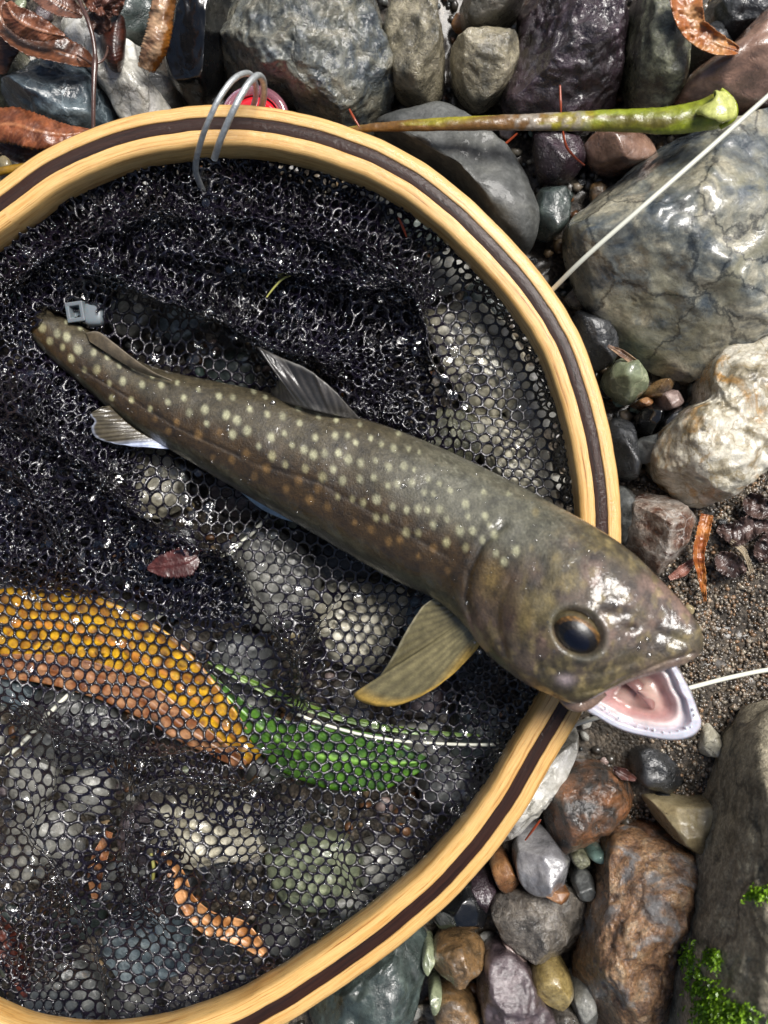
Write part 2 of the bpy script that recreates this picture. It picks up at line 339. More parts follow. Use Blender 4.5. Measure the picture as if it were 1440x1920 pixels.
# ------------------------------------------------------------------ stones
_ico = {}
def ico(l):
    if l not in _ico:
        bm = bmesh.new(); bmesh.ops.create_icosphere(bm, subdivisions=l, radius=1)
        v = np.array([p.co[:] for p in bm.verts]); v /= np.linalg.norm(v, axis=1)[:, None]
        _ico[l] = (v, np.array([[q.index for q in f.verts] for f in bm.faces])); bm.free()
    return _ico[l]
def clip_facets(p, r, k, lo=.72, hi=.93, up=.25):
    for _ in range(k):
        n = r.normal(size=3); n[2] = abs(n[2]) + up; n /= np.linalg.norm(n)
        d = p @ n; m = d.max() * r.uniform(lo, hi); e = np.maximum(0, d - m)
        p = p - n * e[:, None] * .93
    return p
STONES = []                                              # (name for pebble labels, polygon)
def stone(name, label, poly, zeq, ztop, mat, lvl=5, fac=8, rough=1.0, short=None, ex=.75, seed=None, group=None, zbot=-.022, wl=.02, cat='stone', lo=.72):
    seed = seed or len(STONES) + 11; r = np.random.default_rng(seed)
    poly = np.asarray(poly, float)
    STONES.append((short or label, poly, label))
    c = poly.mean(0) if len(poly) < 4 else (poly.min(0) + poly.max(0)) / 2
    cm = poly.mean(0); c = .5 * (c + cm)
    Q = catmull(poly, 240, True); th = np.arctan2(-(Q[:, 1] - c[1]), Q[:, 0] - c[0]); rr = np.hypot(*(Q - c).T)
    o = np.argsort(th); th = th[o]; rr = rr[o]
    d, F = ico(lvl)
    t = np.arctan2(d[:, 1], d[:, 0]); R = np.interp(t, th, rr, period=2 * np.pi)
    s = np.hypot(d[:, 0], d[:, 1]); k = S0 * (H - zeq) / H
    rf = s ** ex; hz = np.sign(d[:, 2]) * np.abs(d[:, 2]) ** ex
    p = np.stack([np.cos(t) * R * rf * k, np.sin(t) * R * rf * k, np.where(hz > 0, hz * (ztop - zeq), hz * (zeq - zbot))], 1)
    p = clip_facets(p, r, fac, lo=lo)
    sz = rr.mean() * k; a = rough * min(sz, .03)
    q = p / wl; nn = fbm(q / 1.2, 5, seed, .52)
    nrm = p / (np.linalg.norm(p, axis=1)[:, None] + 1e-9)
    flat = np.array([[.35, .35, 1.0]])
    rg = 1 - 2 * np.abs(fbm(q * 1.7, 4, seed + 9)); p = p + nrm * flat * (nn * a * .17 + rg * a * .07)[:, None] + nrm * flat * (fbm(q * 6, 3, seed + 5) * a * .035 - np.maximum(0, fbm(q * 4.5, 2, seed + 7) - .35) * a * .12)[:, None]
    org = P(c[0], c[1], zeq); ob = mesh(name, p, F, mat); ob.location = tuple(org)
    return tag(ob, label, cat, group)

T = [
 # top row
 ('boulder_stone', 'large mottled blue-grey granite rock above the hoop behind the metal coil', [(455,-60),(420,60),(398,165),(440,172),(520,168),(548,180),(565,232),(640,238),(722,232),(736,170),(728,60),(700,-40),(600,-110)], .004, .03, 'granite', 6, 'big granite rock', 9),
 ('stone', 'tan mottled stone standing upright just right of the large granite rock', [(735,-30),(720,40),(732,110),(745,165),(790,182),(835,165),(843,110),(822,60),(815,-20),(780,-50)], .003, .022, 'tan_mottle', 5, 'tan upright stone', 10),
 ('stone', 'small tan-faced angular stone between the tan upright stone and the purple-black rock', [(845,90),(880,62),(930,50),(968,75),(970,120),(945,165),(900,190),(862,160),(848,125)], .003, .018, 'tan_mottle', 5, 'small angular tan stone', 9),
 ('stone', 'brownish grey stone cut by the top edge above the small angular tan stone', [(868,-30),(872,25),(905,42),(950,25),(985,-10),(950,-60),(900,-60)], .008, .022, 'tan_dark', 5, 'brownish top-edge stone', 7),
 ('rock', 'wet purple-black pitted rock reaching down from the top edge to the yellow-green stem', [(990,-60),(975,60),(950,140),(945,190),(985,225),(1060,235),(1130,218),(1165,150),(1180,70),(1195,-50),(1100,-100)], .0, .028, 'purple_rock', 6, 'purple-black rock', 12),
 ('stone', 'oval olive speckled stone standing right of the purple-black rock', [(1182,60),(1190,0),(1215,-50),(1265,-40),(1285,30),(1280,110),(1272,175),(1240,205),(1195,195),(1178,130)], .004, .026, 'olive_mottle', 5, 'olive speckled stone', 3),
 ('stone', 'dark grey rounded stone half hidden under the curled leaf at top right', [(1283,90),(1300,60),(1345,60),(1365,90),(1350,125),(1305,135),(1285,118)], .0, .014, 'dark', 4, 'dark rounded stone', 4),
 ('stone', 'dark wet stone at the very top right above the pinkish brown stone', [(1330,10),(1360,-30),(1420,-30),(1450,20),(1420,70),(1370,80),(1335,55)], .002, .018, 'dark', 5, 'dark top-right stone', 6),
 ('stone', 'smooth wet pinkish brown stone in the top right corner under the line', [(1268,190),(1290,150),(1350,110),(1420,40),(1500,10),(1540,120),(1480,205),(1400,215),(1300,205)], .004, .026, 'pink_brown', 5, 'pinkish brown stone', 3),
 ('stone', 'smooth black slate stone left of the large granite rock', [(335,90),(345,40),(370,-20),(430,-50),(450,0),(432,80),(400,160),(370,198),(330,170),(318,130)], .0, .022, 'black', 5, 'black slate stone', 5),
 ('stone', 'milky white quartz stone with dark pits under the brown leaves', [(122,60),(140,30),(175,55),(215,60),(255,75),(268,120),(285,160),(320,205),(300,235),(240,240),(200,180),(170,140),(135,95)], .0, .018, 'quartz', 5, 'white quartz stone', 6),
 ('stone', 'wet blue-grey stone with pale streaks above the red-brown leaf', [(30,130),(60,95),(120,100),(165,130),(205,190),(210,240),(150,262),(85,262),(30,215),(12,170)], .0, .02, 'blue_grey', 5, 'blue-grey stone', 8),
 ('stone', 'small grey stone wedged between the white quartz and the black slate', [(270,150),(300,125),(325,150),(335,185),(305,200),(275,180)], -.004, .006, 'grey', 4, 'small wedge stone', 6),
 ('stone', 'dark olive stone at the left edge under the brown leaves', [(-30,130),(20,90),(55,110),(45,170),(20,200),(-30,195)], -.004, .01, 'olive_mottle', 4, 'dark olive edge stone', 6),
 ('stone', 'small dark stone under the leaves at the upper left edge', [(-40,40),(10,20),(45,60),(30,110),(-30,120)], -.006, .006, 'dark', 4, 'upper left dark stone', 6),
 ('stone', 'small dark wet stone between the leaf stalk and the golden leaf', [(205,0),(240,-30),(285,-10),(290,50),(260,80),(225,60)], -.006, .006, 'greenish', 4, 'small dark top stone', 6),
 ('stone', 'dark stone cut by the top edge between leaf and granite', [(340,-50),(400,-60),(440,-30),(420,0),(360,15),(335,-10)], .002, .012, 'dark', 4, 'dark top-edge stone', 6),
 ('stone', 'smooth matt grey stone tucked behind the upper right of the hoop', [(700,240),(760,212),(830,208),(900,250),(960,300),(1000,370),(1008,430),(985,475),(930,440),(850,340),(760,290)], .0, .018, 'smooth_grey', 5, 'smooth grey stone', 2),
 ('stone', 'small dark green rounded stone beside the smooth grey stone', [(1003,372),(1022,350),(1052,352),(1066,378),(1062,420),(1035,444),(1008,435),(998,405)], -.004, .008, 'greenish', 4, 'dark green stone', 4),
 ('rock', 'large veined grey and cream rock on the right behind the white line', [(1060,440),(1085,395),(1150,345),(1215,290),(1270,255),(1360,240),(1470,215),(1560,330),(1560,520),(1480,600),(1400,650),(1345,690),(1290,718),(1225,690),(1150,620),(1085,540)], .004, .03, 'veined', 6, 'large veined rock', 8),
 ('rock', 'knobbly cream and white quartz rock at the right edge', [(1228,860),(1240,820),(1262,793),(1290,768),(1322,750),(1326,715),(1338,680),(1368,650),(1420,632),(1490,650),(1520,740),(1460,850),(1400,900),(1350,942),(1300,945),(1250,910)], .008, .025, 'cream', 6, 'cream quartz rock', 8),
 ('pebble', 'grey-green angular pebble with fine veins right of the hoop', [(1138,715),(1150,680),(1180,670),(1205,700),(1210,730),(1188,758),(1160,745)], .0, .012, 'green_pebble', 4, 'grey-green angular pebble', 7),
 ('stone', 'dark wet stone between the hoop and the large veined rock', [(1080,590),(1110,580),(1150,620),(1155,670),(1120,695),(1095,660)], -.004, .008, 'dark', 4, 'dark hoop-side stone', 6),
 ('stone', 'dark grey long stone touching the hoop right side below the grey-green pebble', [(1140,800),(1165,782),(1192,800),(1190,850),(1200,890),(1165,905),(1150,870)], -.005, .008, 'dark', 4, 'dark long stone', 6),
 ('pebble', 'grey-brown pebble leaning against the cream quartz rock', [(1178,850),(1195,825),(1235,812),(1255,820),(1245,845),(1215,868),(1188,870)], -.002, .009, 'grey', 4, 'grey-brown leaning pebble', 5),
 ('pebble', 'black pebble left of its black neighbour beside the cream quartz rock', [(1196,775),(1215,758),(1238,768),(1240,795),(1220,815),(1200,805)], -.005, .006, 'black', 4, 'black pebble', 4),
 ('pebble', 'slanting black pebble touching the cream quartz rock', [(1232,800),(1250,775),(1280,762),(1288,780),(1270,805),(1245,815)], -.004, .007, 'black', 4, 'slanting black pebble', 4),
 ('pebble', 'flat tan brown chip under the veined rock', [(1205,740),(1230,715),(1258,712),(1262,725),(1235,745)], -.004, .004, 'brown', 4, 'flat tan chip', 4),
 ('pebble', 'pinkish brown chip beside the two black pebbles', [(1235,745),(1258,732),(1280,745),(1268,765),(1242,770)], -.004, .005, 'pink', 4, 'pinkish chip', 4),
 ('pebble', 'small orange pebble below the grey-green angular pebble', [(1194,752),(1210,746),(1222,754),(1212,764),(1198,762)], -.003, .004, 'orange', 4, 'small orange pebble', 4),
 ('stone', 'rough rusty and white conglomerate stone touching the hoop above the fish head', [(1175,985),(1182,945),(1215,925),(1255,935),(1295,965),(1308,1005),(1285,1050),(1240,1078),(1200,1050),(1178,1020)], .0, .02, 'red_white', 5, 'rusty conglomerate stone', 8),
 ('stone', 'grey stone touching the hoop left of the rusty conglomerate', [(1150,920),(1175,910),(1195,930),(1182,980),(1175,1020),(1155,1000)], -.006, .006, 'grey', 4, 'grey hoop-side stone', 6),
 ('pebble', 'dull pink stone under the yellow-green stem right of centre', [(1095,270),(1130,250),(1190,255),(1235,262),(1215,300),(1160,318),(1115,305)], -.003, .009, 'pink_brown', 4, 'dull pink stone', 6),
 ('stone', 'brown wet stone under the stem beside the purple-black rock', [(1000,250),(1050,240),(1090,260),(1095,310),(1050,340),(1010,320)], -.006, .006, 'purple_rock', 4, 'brown wet stone', 6),
 # lower right
 ('boulder', 'tall olive-grey boulder with green moss filling the lower right corner', [(1430,1375),(1490,1335),(1650,1330),(1750,1700),(1700,2050),(1330,2080),(1280,1960),(1300,1800),(1338,1650),(1372,1520),(1400,1425)], .030, .082, 'boulder', 6, 'tall mossy boulder', 6),
 ('rock', 'long rust-orange rock with a grey upper end left of the mossy boulder', [(1140,1600),(1165,1572),(1225,1575),(1290,1600),(1300,1640),(1285,1720),(1270,1800),(1240,1890),(1190,1960),(1120,1960),(1085,1890),(1090,1810),(1110,1730),(1130,1660)], .006, .028, 'rusty', 6, 'long rust-orange rock', 9),
 ('stone', 'dark rusty angular stone below the fish jaw', [(1018,1520),(1030,1480),(1075,1440),(1130,1438),(1175,1465),(1195,1500),(1170,1545),(1120,1560),(1060,1595),(1030,1570)], .0, .016, 'rusty_dark', 5, 'dark rusty stone', 9),
 ('stone', 'smooth tan wedge-shaped stone between rusty stone and mossy boulder', [(1213,1510),(1240,1500),(1300,1502),(1340,1505),(1345,1560),(1310,1592),(1270,1575),(1235,1545)], .006, .022, 'tan', 5, 'tan wedge stone', 5),
 ('stone', 'milky grey rounded stone with a wet shine between the hoop and the rusty stone', [(962,1600),(975,1570),(1005,1552),(1030,1565),(1060,1600),(1078,1625),(1070,1655),(1035,1668),(985,1662),(965,1635)], .0, .018, 'grey_quartz', 5, 'milky grey stone', 7),
 ('rock', 'rough mottled grey-brown rock under the milky grey stone', [(922,1710),(945,1675),(1000,1662),(1070,1672),(1105,1715),(1108,1760),(1080,1795),(1010,1795),(950,1760)], -.002, .014, 'mottled', 5, 'mottled grey-brown rock', 10),
 ('stone', 'small brown and ochre angular stone near the bottom left of the purple stone', [(812,1790),(830,1765),(870,1758),(908,1775),(905,1805),(880,1822),(865,1845),(838,1825),(815,1815)], .0, .013, 'brown', 5, 'brown ochre stone', 8),
 ('stone', 'dull purple striped stone at the bottom edge', [(905,1820),(915,1785),(950,1772),(985,1800),(1010,1850),(1035,1900),(1040,1960),(960,1970),(910,1920),(900,1870)], .0, .018, 'purple', 5, 'dull purple stone', 4),
 ('pebble', 'smooth ochre oval pebble between the purple stone and the rust-orange rock', [(995,1825),(1010,1800),(1040,1795),(1065,1820),(1072,1855),(1050,1880),(1020,1870),(998,1850)], .0, .012, 'ochre', 5, 'ochre oval pebble', 2),
 ('pebble', 'pale grey speckled pebble tucked against the rust-orange rock at the bottom', [(1072,1860),(1085,1838),(1105,1845),(1115,1890),(1112,1925),(1090,1915),(1073,1890)], -.002, .010, 'light_grey', 4, 'pale speckled pebble', 5),
 ('rock', 'large dark grey-green rock at the bottom edge under the hoop', [(600,1850),(680,1790),(760,1740),(800,1760),(795,1830),(770,1900),(740,1980),(620,1990),(560,1920)], -.004, .012, 'greenish', 5, 'large dark bottom rock', 6),
 ('stone', 'pale blue-white stone showing along the outer edge of the hoop below the fish jaw', [(1050,1375),(1078,1360),(1085,1390),(1060,1450),(1010,1520),(960,1580),(930,1590),(920,1560),(960,1500),(1010,1430)], -.002, .010, 'quartz', 5, 'blue-white stone', 5),
 ('stone', 'black wet rock under the hoop above the brown ochre stone', [(810,1700),(850,1660),(910,1650),(915,1700),(895,1745),(840,1750),(812,1735)], -.006, .006, 'black', 4, 'black wet rock', 8),
 ('stone', 'orange-brown upright chip between the hoop and the milky grey stone', [(918,1615),(940,1600),(962,1625),(972,1660),(950,1672),(930,1655)], -.002, .010, 'orange', 4, 'orange-brown upright chip', 8),
 ('stone_chip', 'thin bright orange chip lying under the milky grey stone', [(1010,1668),(1040,1668),(1068,1675),(1066,1695),(1042,1692),(1022,1680)], .012, .0155, 'orange', 4, 'thin orange chip', 5),
 ('stone', 'flat brown stone with a pale rim at the bottom edge below the ochre stone', [(812,1900),(830,1860),(870,1862),(905,1900),(905,1950),(830,1960)], -.003, .008, 'brown', 4, 'flat brown bottom stone', 6),
 ('pebble', 'small grey-green pebble left of the brown ochre stone', [(790,1790),(800,1768),(815,1775),(816,1800),(805,1818),(793,1810)], -.003, .007, 'green_pebble', 4, 'small grey-green pebble', 4),
 ('pebble', 'slim green-grey pebble at the bottom beside the large dark rock', [(803,1860),(815,1842),(828,1850),(824,1880),(810,1895)], -.003, .007, 'green_pebble', 4, 'slim green-grey pebble', 4),
 ('pebble', 'pale triangular quartz chip on the mud right of the fish jaw', [(1312,1412),(1325,1358),(1345,1365),(1357,1405),(1340,1420)], .002, .007, 'light_tan', 4, 'pale triangular chip', 6),
 ('stone', 'dark angular slab half buried in the mud under the fish jaw', [(1185,1420),(1215,1400),(1260,1420),(1290,1460),(1280,1490),(1230,1480),(1195,1465)], -.002, .005, 'dark', 4, 'dark mud slab', 8),
 ('pebble', 'teal smooth pebble above the rust-orange rock', [(1098,1600),(1112,1588),(1140,1592),(1142,1605),(1118,1612)], -.003, .005, 'teal', 4, 'teal pebble', 3),
 ('pebble', 'olive pebble between the milky grey stone and the teal pebble', [(1066,1600),(1085,1590),(1102,1602),(1100,1618),(1078,1620)], -.004, .004, 'olive_mottle', 4, 'olive pebble', 3),
 ('stone', 'grey slaty pebble right of the milky grey stone', [(1075,1650),(1090,1630),(1112,1645),(1115,1675),(1095,1685),(1078,1672)], -.003, .007, 'grey', 4, 'grey slaty pebble', 6),
 ('pebble', 'long pink-purple chip above the dull purple stone', [(944,1765),(958,1770),(985,1795),(982,1806),(960,1795),(944,1778)], -.001, .006, 'pink', 4, 'pink-purple chip', 4),
 ('stone', 'brown stone under the curve of the hoop beside the orange-brown chip', [(880,1650),(915,1630),(930,1665),(925,1700),(890,1700)], -.006, .004, 'purple_rock', 4, 'brown hoop stone', 7),
 ('stone', 'rusty stone touching the mossy boulder above the rust-orange rock', [(1180,1565),(1200,1545),(1250,1552),(1295,1590),(1300,1625),(1240,1600)], -.004, .010, 'rusty_dark', 4, 'rusty wedge stone', 7),
 ('pebble', 'brown speckled pebble cut by the bottom edge under the ochre oval pebble', [(1035,1915),(1055,1892),(1085,1900),(1100,1930),(1060,1950)], -.002, .009, 'mottled', 4, 'brown bottom-edge pebble', 4),
 ('pebble', 'small dark stone above the tan wedge stone', [(1225,1495),(1240,1485),(1258,1490),(1262,1500),(1240,1506)], -.001, .006, 'dark', 4, 'small dark wedge pebble', 5),
]
for i, (nm, lb, poly, ze, zt, mt, lv, sh, fc) in enumerate(T):
    big = lv >= 6
    stone('rock' if nm == 'boulder_stone' else nm, lb, poly, ze, zt, M[mt], lv, fc + (5 if fc > 3 else 0), (.55 if mt == 'veined' else .95) if mt not in ('smooth_grey', 'black', 'tan', 'ochre', 'teal', 'pink_brown', 'grey_quartz') else .45, sh, .66 if big else .8, seed=40 + i, lo=.86 if mt == 'cream' else .72, cat='boulder' if nm == 'boulder' else ('pebble' if nm == 'pebble' else 'rock' if nm in ('rock', 'boulder_stone') else 'stone'), wl=.02)

# ------------------------------------------------------------------ hoop path
HC = [(0,380),(100,310),(200,264),(300,241),(400,230),(500,235),(600,256),(720,300),(830,372),(930,468),(1030,592),(1075,690),(1103,785),(1121,880),(1129,975),(1127,1070),(1112,1180),(1078,1290),(1027,1375),(985,1447),(945,1515),(870,1615),(795,1690),(715,1755),(600,1838),(500,1900),(400,1948),(260,1985),(100,1990),(-60,1940),(-220,1800),(-330,1560),(-370,1280),(-350,1000),(-290,760),(-180,560),(-90,455)]
HP = catmull(HC, 720, True)
_k = np.exp(-(np.arange(-24, 25) / 11.) ** 2); _k /= _k.sum()
HP = sum(w * np.roll(HP, j, 0) for w, j in zip(_k, range(-24, 25)))
_t = np.roll(HP, -1, 0) - np.roll(HP, 1, 0); _t /= np.linalg.norm(_t, axis=1)[:, None]
HN = np.stack([_t[:, 1], -_t[:, 0]], 1)                 # outward (image space, y down, path runs clockwise)
if ((HP + HN * 50 - HP.mean(0)) ** 2).sum() < ((HP - HN * 50 - HP.mean(0)) ** 2).sum(): HN = -HN
def hoop_d(x, y):                                       # >0 inside, distance in px to the centre line
    out = np.empty(len(x))
    for s in range(0, len(x), 4000):
        a = np.hypot(x[s:s + 4000, None] - HP[None, :, 0], y[s:s + 4000, None] - HP[None, :, 1]); out[s:s + 4000] = a.min(1)
    return np.where(inside(HP[::3], x, y), out, -out)
ZT = .0285; ZB = .0145
def hoop_strip(name, prof, mat, parent, wob):
    n = len(HP); prof = np.array(prof, float); m = len(prof)
    k = S0 * (H - ZT) / H; C = PA(HP[:, 0], HP[:, 1], ZT); N3 = np.c_[HN[:, 0], -HN[:, 1], 0 * HN[:, 0]]
    arc = np.r_[0, np.cumsum(np.linalg.norm(np.diff(C, axis=0), axis=1))]
    w = n2(HP[:, 0], HP[:, 1], 70, 3, wob) * 1.4
    V = C[:, None] + N3[:, None] * ((prof[None, :, 0] + w[:, None] * 1.0) * k)[:, :, None]
    V[:, :, 2] = prof[None, :, 1]
    uv = np.stack([np.repeat(arc[:, None], m, 1) * 3.0, np.repeat((np.arange(m) / m)[None] * .8 + wob * .13, n, 0)], -1)
    f = grid(n, m, closeu=True, closev=True); 
    return mesh(name, V.reshape(-1, 3), f, mat, parent, uv=uv.reshape(-1, 2))
net = empty('landing_net', 'round wooden landing net with black mesh bag lying on the wet stones', 'landing net')
T1 = ZT
hoop_strip('outer_wood_strip', [(11.5, T1 - .0012), (11.7, T1 - .0003), (12.3, T1), (16, T1), (24, T1), (34, T1 - .0003), (37.5, T1 - .0012), (39, T1 - .003), (37, ZB + .001), (30, ZB), (11.5, ZB)], M['ash'], net, 3)
hoop_strip('dark_wood_strip', [(-11.2, T1 - .0006), (-11.0, T1 - .00025), (-10.5, T1 - .0002), (0, T1 - .0001), (10.5, T1 - .0002), (11.0, T1 - .00025), (11.2, T1 - .0006), (11.2, ZB + .0003), (-11.2, ZB + .0003)], M['walnut'], net, 3)
hoop_strip('inner_wood_strip', [(-11.5, ZB), (-34, ZB), (-40, ZB + .0015), (-41, .020), (-40, T1 - .0022), (-37, T1 - .0006), (-30, T1 - .0001), (-16, T1), (-12.3, T1), (-11.7, T1 - .0003), (-11.5, T1 - .0012)], M['ash'], net, 3)

# ------------------------------------------------------------------ fish shape data
ST = [((72,568),(52,588)),((110,588),(60,632)),((160,615),(98,675)),((215,650),(148,718)),((275,683),(205,768)),((340,702),(262,812)),((420,718),(330,850)),((510,738),(405,895)),((600,762),(490,945)),((685,786),(575,993)),((760,812),(655,1040)),((850,850),(740,1088)),((940,893),(815,1124)),((1010,930),(868,1170)),((1075,965),(915,1228)),((1135,1000),(975,1275)),((1190,1040),(1030,1302)),((1235,1085),(1078,1318)),((1266,1116),(1130,1297)),((1290,1144),(1184,1272)),((1306,1166),(1234,1258)),((1316,1188),(1278,1246)),((1319,1207),(1305,1232))]
ZC = [.004,.005,.007,.009,.011,.0135,.016,.018,.020,.022,.025,.029,.035,.042,.049,.054,.057,.0595,.062,.064,.0655,.066,.066]
DR = [.9,.85,.8,.8,.8,.8,.8,.8,.8,.8,.8,.8,.78,.74,.7,.66,.62,.55,.50,.5,.55,.6,.7]
FB = catmull([(*u, *l, z, d) for (u, l), z, d in zip(ST, ZC, DR)], 460)
def fish_centre_d(x, y):
    cx = (FB[:, 0] + FB[:, 2]) / 2; cy = (FB[:, 1] + FB[:, 3]) / 2; hw = np.hypot(FB[:, 0] - FB[:, 2], FB[:, 1] - FB[:, 3]) / 2
    out = np.empty(len(x)); hz = np.empty(len(x))
    for s in range(0, len(x), 4000):
        a = np.hypot(x[s:s + 4000, None] - cx, y[s:s + 4000, None] - cy); j = a.argmin(1)
        out[s:s + 4000] = a[np.arange(len(j)), j] / hw[j]; hz[s:s + 4000] = FB[j, 4] - hw[j] * S0 * FB[j, 5]
    return out, hz

# ------------------------------------------------------------------ stones under the net
def blob(cx, cy, rx, ry, rot=0, n=9, jit=.16, r=rng):
    a = np.linspace(0, 2 * np.pi, n, endpoint=False) + r.uniform(0, 1); k = 1 + r.uniform(-jit, jit, n)
    x = np.cos(a) * rx * k; y = np.sin(a) * ry * k; c, s = math.cos(rot), math.sin(rot)
    return [(cx + c * p - s * q, cy + s * p + c * q) for p, q in zip(x, y)]
U = [
 ('light tan stone seen through the net mesh right of the dorsal fin', [(800,590),(850,560),(900,570),(960,620),(1000,700),(1010,790),(960,770),(900,790),(860,740),(820,670)], 'light_tan'),
 ('pale tan stone under the net mesh between fish back and hoop', [(880,800),(940,780),(1005,800),(1045,900),(1040,950),(980,930),(920,880)], 'light_tan'),
 ('light grey stone under the net mesh beside the pectoral fin', [(592,1110),(650,1082),(720,1095),(765,1120),(745,1190),(700,1260),(630,1240),(595,1180)], 'light_tan'),
 ('grey-tan stone under the net mesh between purple leaf scrap and fish belly', [(430,1010),(500,985),(580,1040),(600,1100),(560,1170),(480,1180),(440,1110)], 'light_grey'),
 ('pale pinkish stone under the net mesh just below the anal fin', [(220,850),(290,835),(345,880),(340,950),(280,975),(225,930)], 'light_tan'),
 ('tan stone under the net mesh below the orange end of the yellow leaf', [(262,1530),(320,1490),(420,1490),(480,1520),(500,1590),(420,1615),(330,1620),(270,1590)], 'light_tan'),
 ('grey-green stone under the net mesh below the green leaf', [(500,1590),(580,1560),(660,1580),(680,1660),(620,1700),(530,1690)], 'green_pebble'),
 ('light grey stone under the net mesh at the left edge low down', [(20,1540),(90,1510),(150,1560),(140,1640),(70,1670),(10,1620)], 'light_grey'),
 ('grey stone under the net mesh beneath the lower edge of the yellow leaf', [(30,1330),(110,1290),(210,1320),(240,1400),(160,1440),(60,1420)], 'grey'),
 ('blue-grey stone under the net mesh at the bottom', [(200,1720),(270,1680),(350,1730),(340,1830),(250,1850),(200,1800)], 'blue_grey'),
 ('dark grey stone under the net mesh in the bottom left corner', [(20,1820),(100,1780),(180,1830),(180,1930),(60,1960)], 'grey'),
 ('pale stone under the net mesh near the hoop lower right', [(660,1600),(720,1580),(780,1610),(770,1670),(700,1680)], 'light_grey'),
 ('tan pebble under the net mesh near the bottom of the hoop', [(460,1880),(500,1855),(550,1870),(545,1910),(490,1930)], 'ochre'),
 ('grey stone under the net mesh under the top of the bag', [(470,370),(540,340),(610,380),(600,440),(520,450)], 'grey'),
 ('tan stone under the net mesh in the dark upper folds', [(500,400),(560,380),(600,420),(580,470),(520,460)], 'light_tan'),
 ('grey stone under the net mesh near the upper right of the bag', [(640,350),(720,370),(770,430),(720,450),(650,410)], 'grey'),
]
UP = []
for i, (lb, poly, mt) in enumerate(U):
    stone('stone', lb, poly, -.006, rng.uniform(.0, .0015) + (.0015 if i < 3 else 0), M[mt], 5, 6, 1.0, lb, seed=200 + i); UP.append(np.mean(poly, 0))
pal = ['grey', 'greenish', 'dark', 'light_grey', 'mottled', 'smooth_grey', 'grey', 'tan_dark', 'light_grey', 'purple', 'olive_mottle', 'blue_grey']
NAMES = {'grey': 'mid-grey', 'greenish': 'dark green', 'dark': 'dark grey', 'light_grey': 'light grey', 'mottled': 'mottled brown', 'smooth_grey': 'smooth grey', 'tan_dark': 'dark tan', 'purple': 'dull purple', 'olive_mottle': 'olive', 'blue_grey': 'blue-grey', 'light_tan': 'light tan', 'ochre': 'ochre', 'black': 'black', 'tan': 'tan', 'orange': 'orange-brown', 'pink': 'pinkish', 'brown': 'brown', 'green_pebble': 'grey-green', 'teal': 'teal', 'quartz': 'white'}
LAND = [((1090,1190), 'the fish eye'), ((780,1240), 'the pectoral fin'), ((590,740), 'the dorsal fin'), ((240,800), 'the anal fin'), ((325,1060), 'the purple leaf scrap'), ((160,1170), 'the yellow leaf'), ((640,1430), 'the green leaf'), ((400,330), 'the metal coil'), ((160,585), 'the white plastic piece'), ((390,1560), 'the tan stone'), ((430,1740), 'the twisted leaf strip'), ((80,1600), 'the pale lower-left stone'), ((880,650), 'the light tan stone'), ((850,1600), 'the hoop lower right curve'), ((560,1850), 'the bottom of the hoop'), ((20,1800), 'the dark red leaf scrap'), ((900,430),'the hoop upper right curve'), ((100,400),'the hoop upper left curve')]
def where(x, y, lands):
    d = [(math.hypot(x - a, y - b), n, a, b) for (a, b), n in lands]; d = min(d)
    dx, dy = x - d[2], y - d[3]
    w = ('right of' if dx > 0 else 'left of') if abs(dx) > abs(dy) else ('below' if dy > 0 else 'above')
    return w + ' ' + d[1]
auto = []
for _ in range(9000):
    if len(auto) > 95: break
    x = rng.uniform(-60, 1060); y = rng.uniform(300, 1960); s = rng.uniform(38, 72)
    if hoop_d(np.array([x]), np.array([y]))[0] < 30: continue
    if any(math.hypot(x - a, y - b) < 62 + s * .6 for a, b in UP): continue
    if any(math.hypot(x - a, y - b) < (s + q) * .8 for a, b, q in auto): continue
    auto.append((x, y, s))
for i, (x, y, s) in enumerate(auto):
    mt = pal[rng.integers(len(pal))]
    lb = f"{NAMES[mt]} stone under the net {where(x, y, LAND)}"
    stone('stone', lb, blob(x, y, s, s * rng.uniform(.65, .95), rng.uniform(0, 3)), -.008, rng.uniform(-.005, -.0008), M[mt], 4, 5, 1.0, lb, seed=300 + i, group='stones under the net')

# ------------------------------------------------------------------ loose pebbles
PB = []
for k in range(10):
    d, F = ico(3); r = np.random.default_rng(900 + k)
    p = d * np.array([1, r.uniform(.62, .92), r.uniform(.45, .7)]); p = clip_facets(p, r, 7, .78, .95, .1)
    p = p * (1 + .10 * fbm(d * 1.5, 3, k))[:, None]
    o = mesh('pebble', p, F, M['grey']); me = o.data; bpy.data.objects.remove(o); PB.append(me)
ppal = [('grey', 5), ('dark', 6), ('mottled', 3), ('light_grey', 3), ('greenish', 2), ('brown', 3), ('tan', 2), ('orange', 2), ('pink', 2), ('green_pebble', 2), ('black', 3), ('purple', 2), ('ochre', 1), ('quartz', 1), ('teal', 1)]
ppl = [a for a, b in ppal for _ in range(b)]
SL = [((np.asarray(q)[:, 0].mean(), np.asarray(q)[:, 1].mean()), 'the ' + s) for s, q, l in STONES if len(s) < 30]
bigp = [q for s, q, l in STONES]
pts = []; cnt = 0
SIZED = []
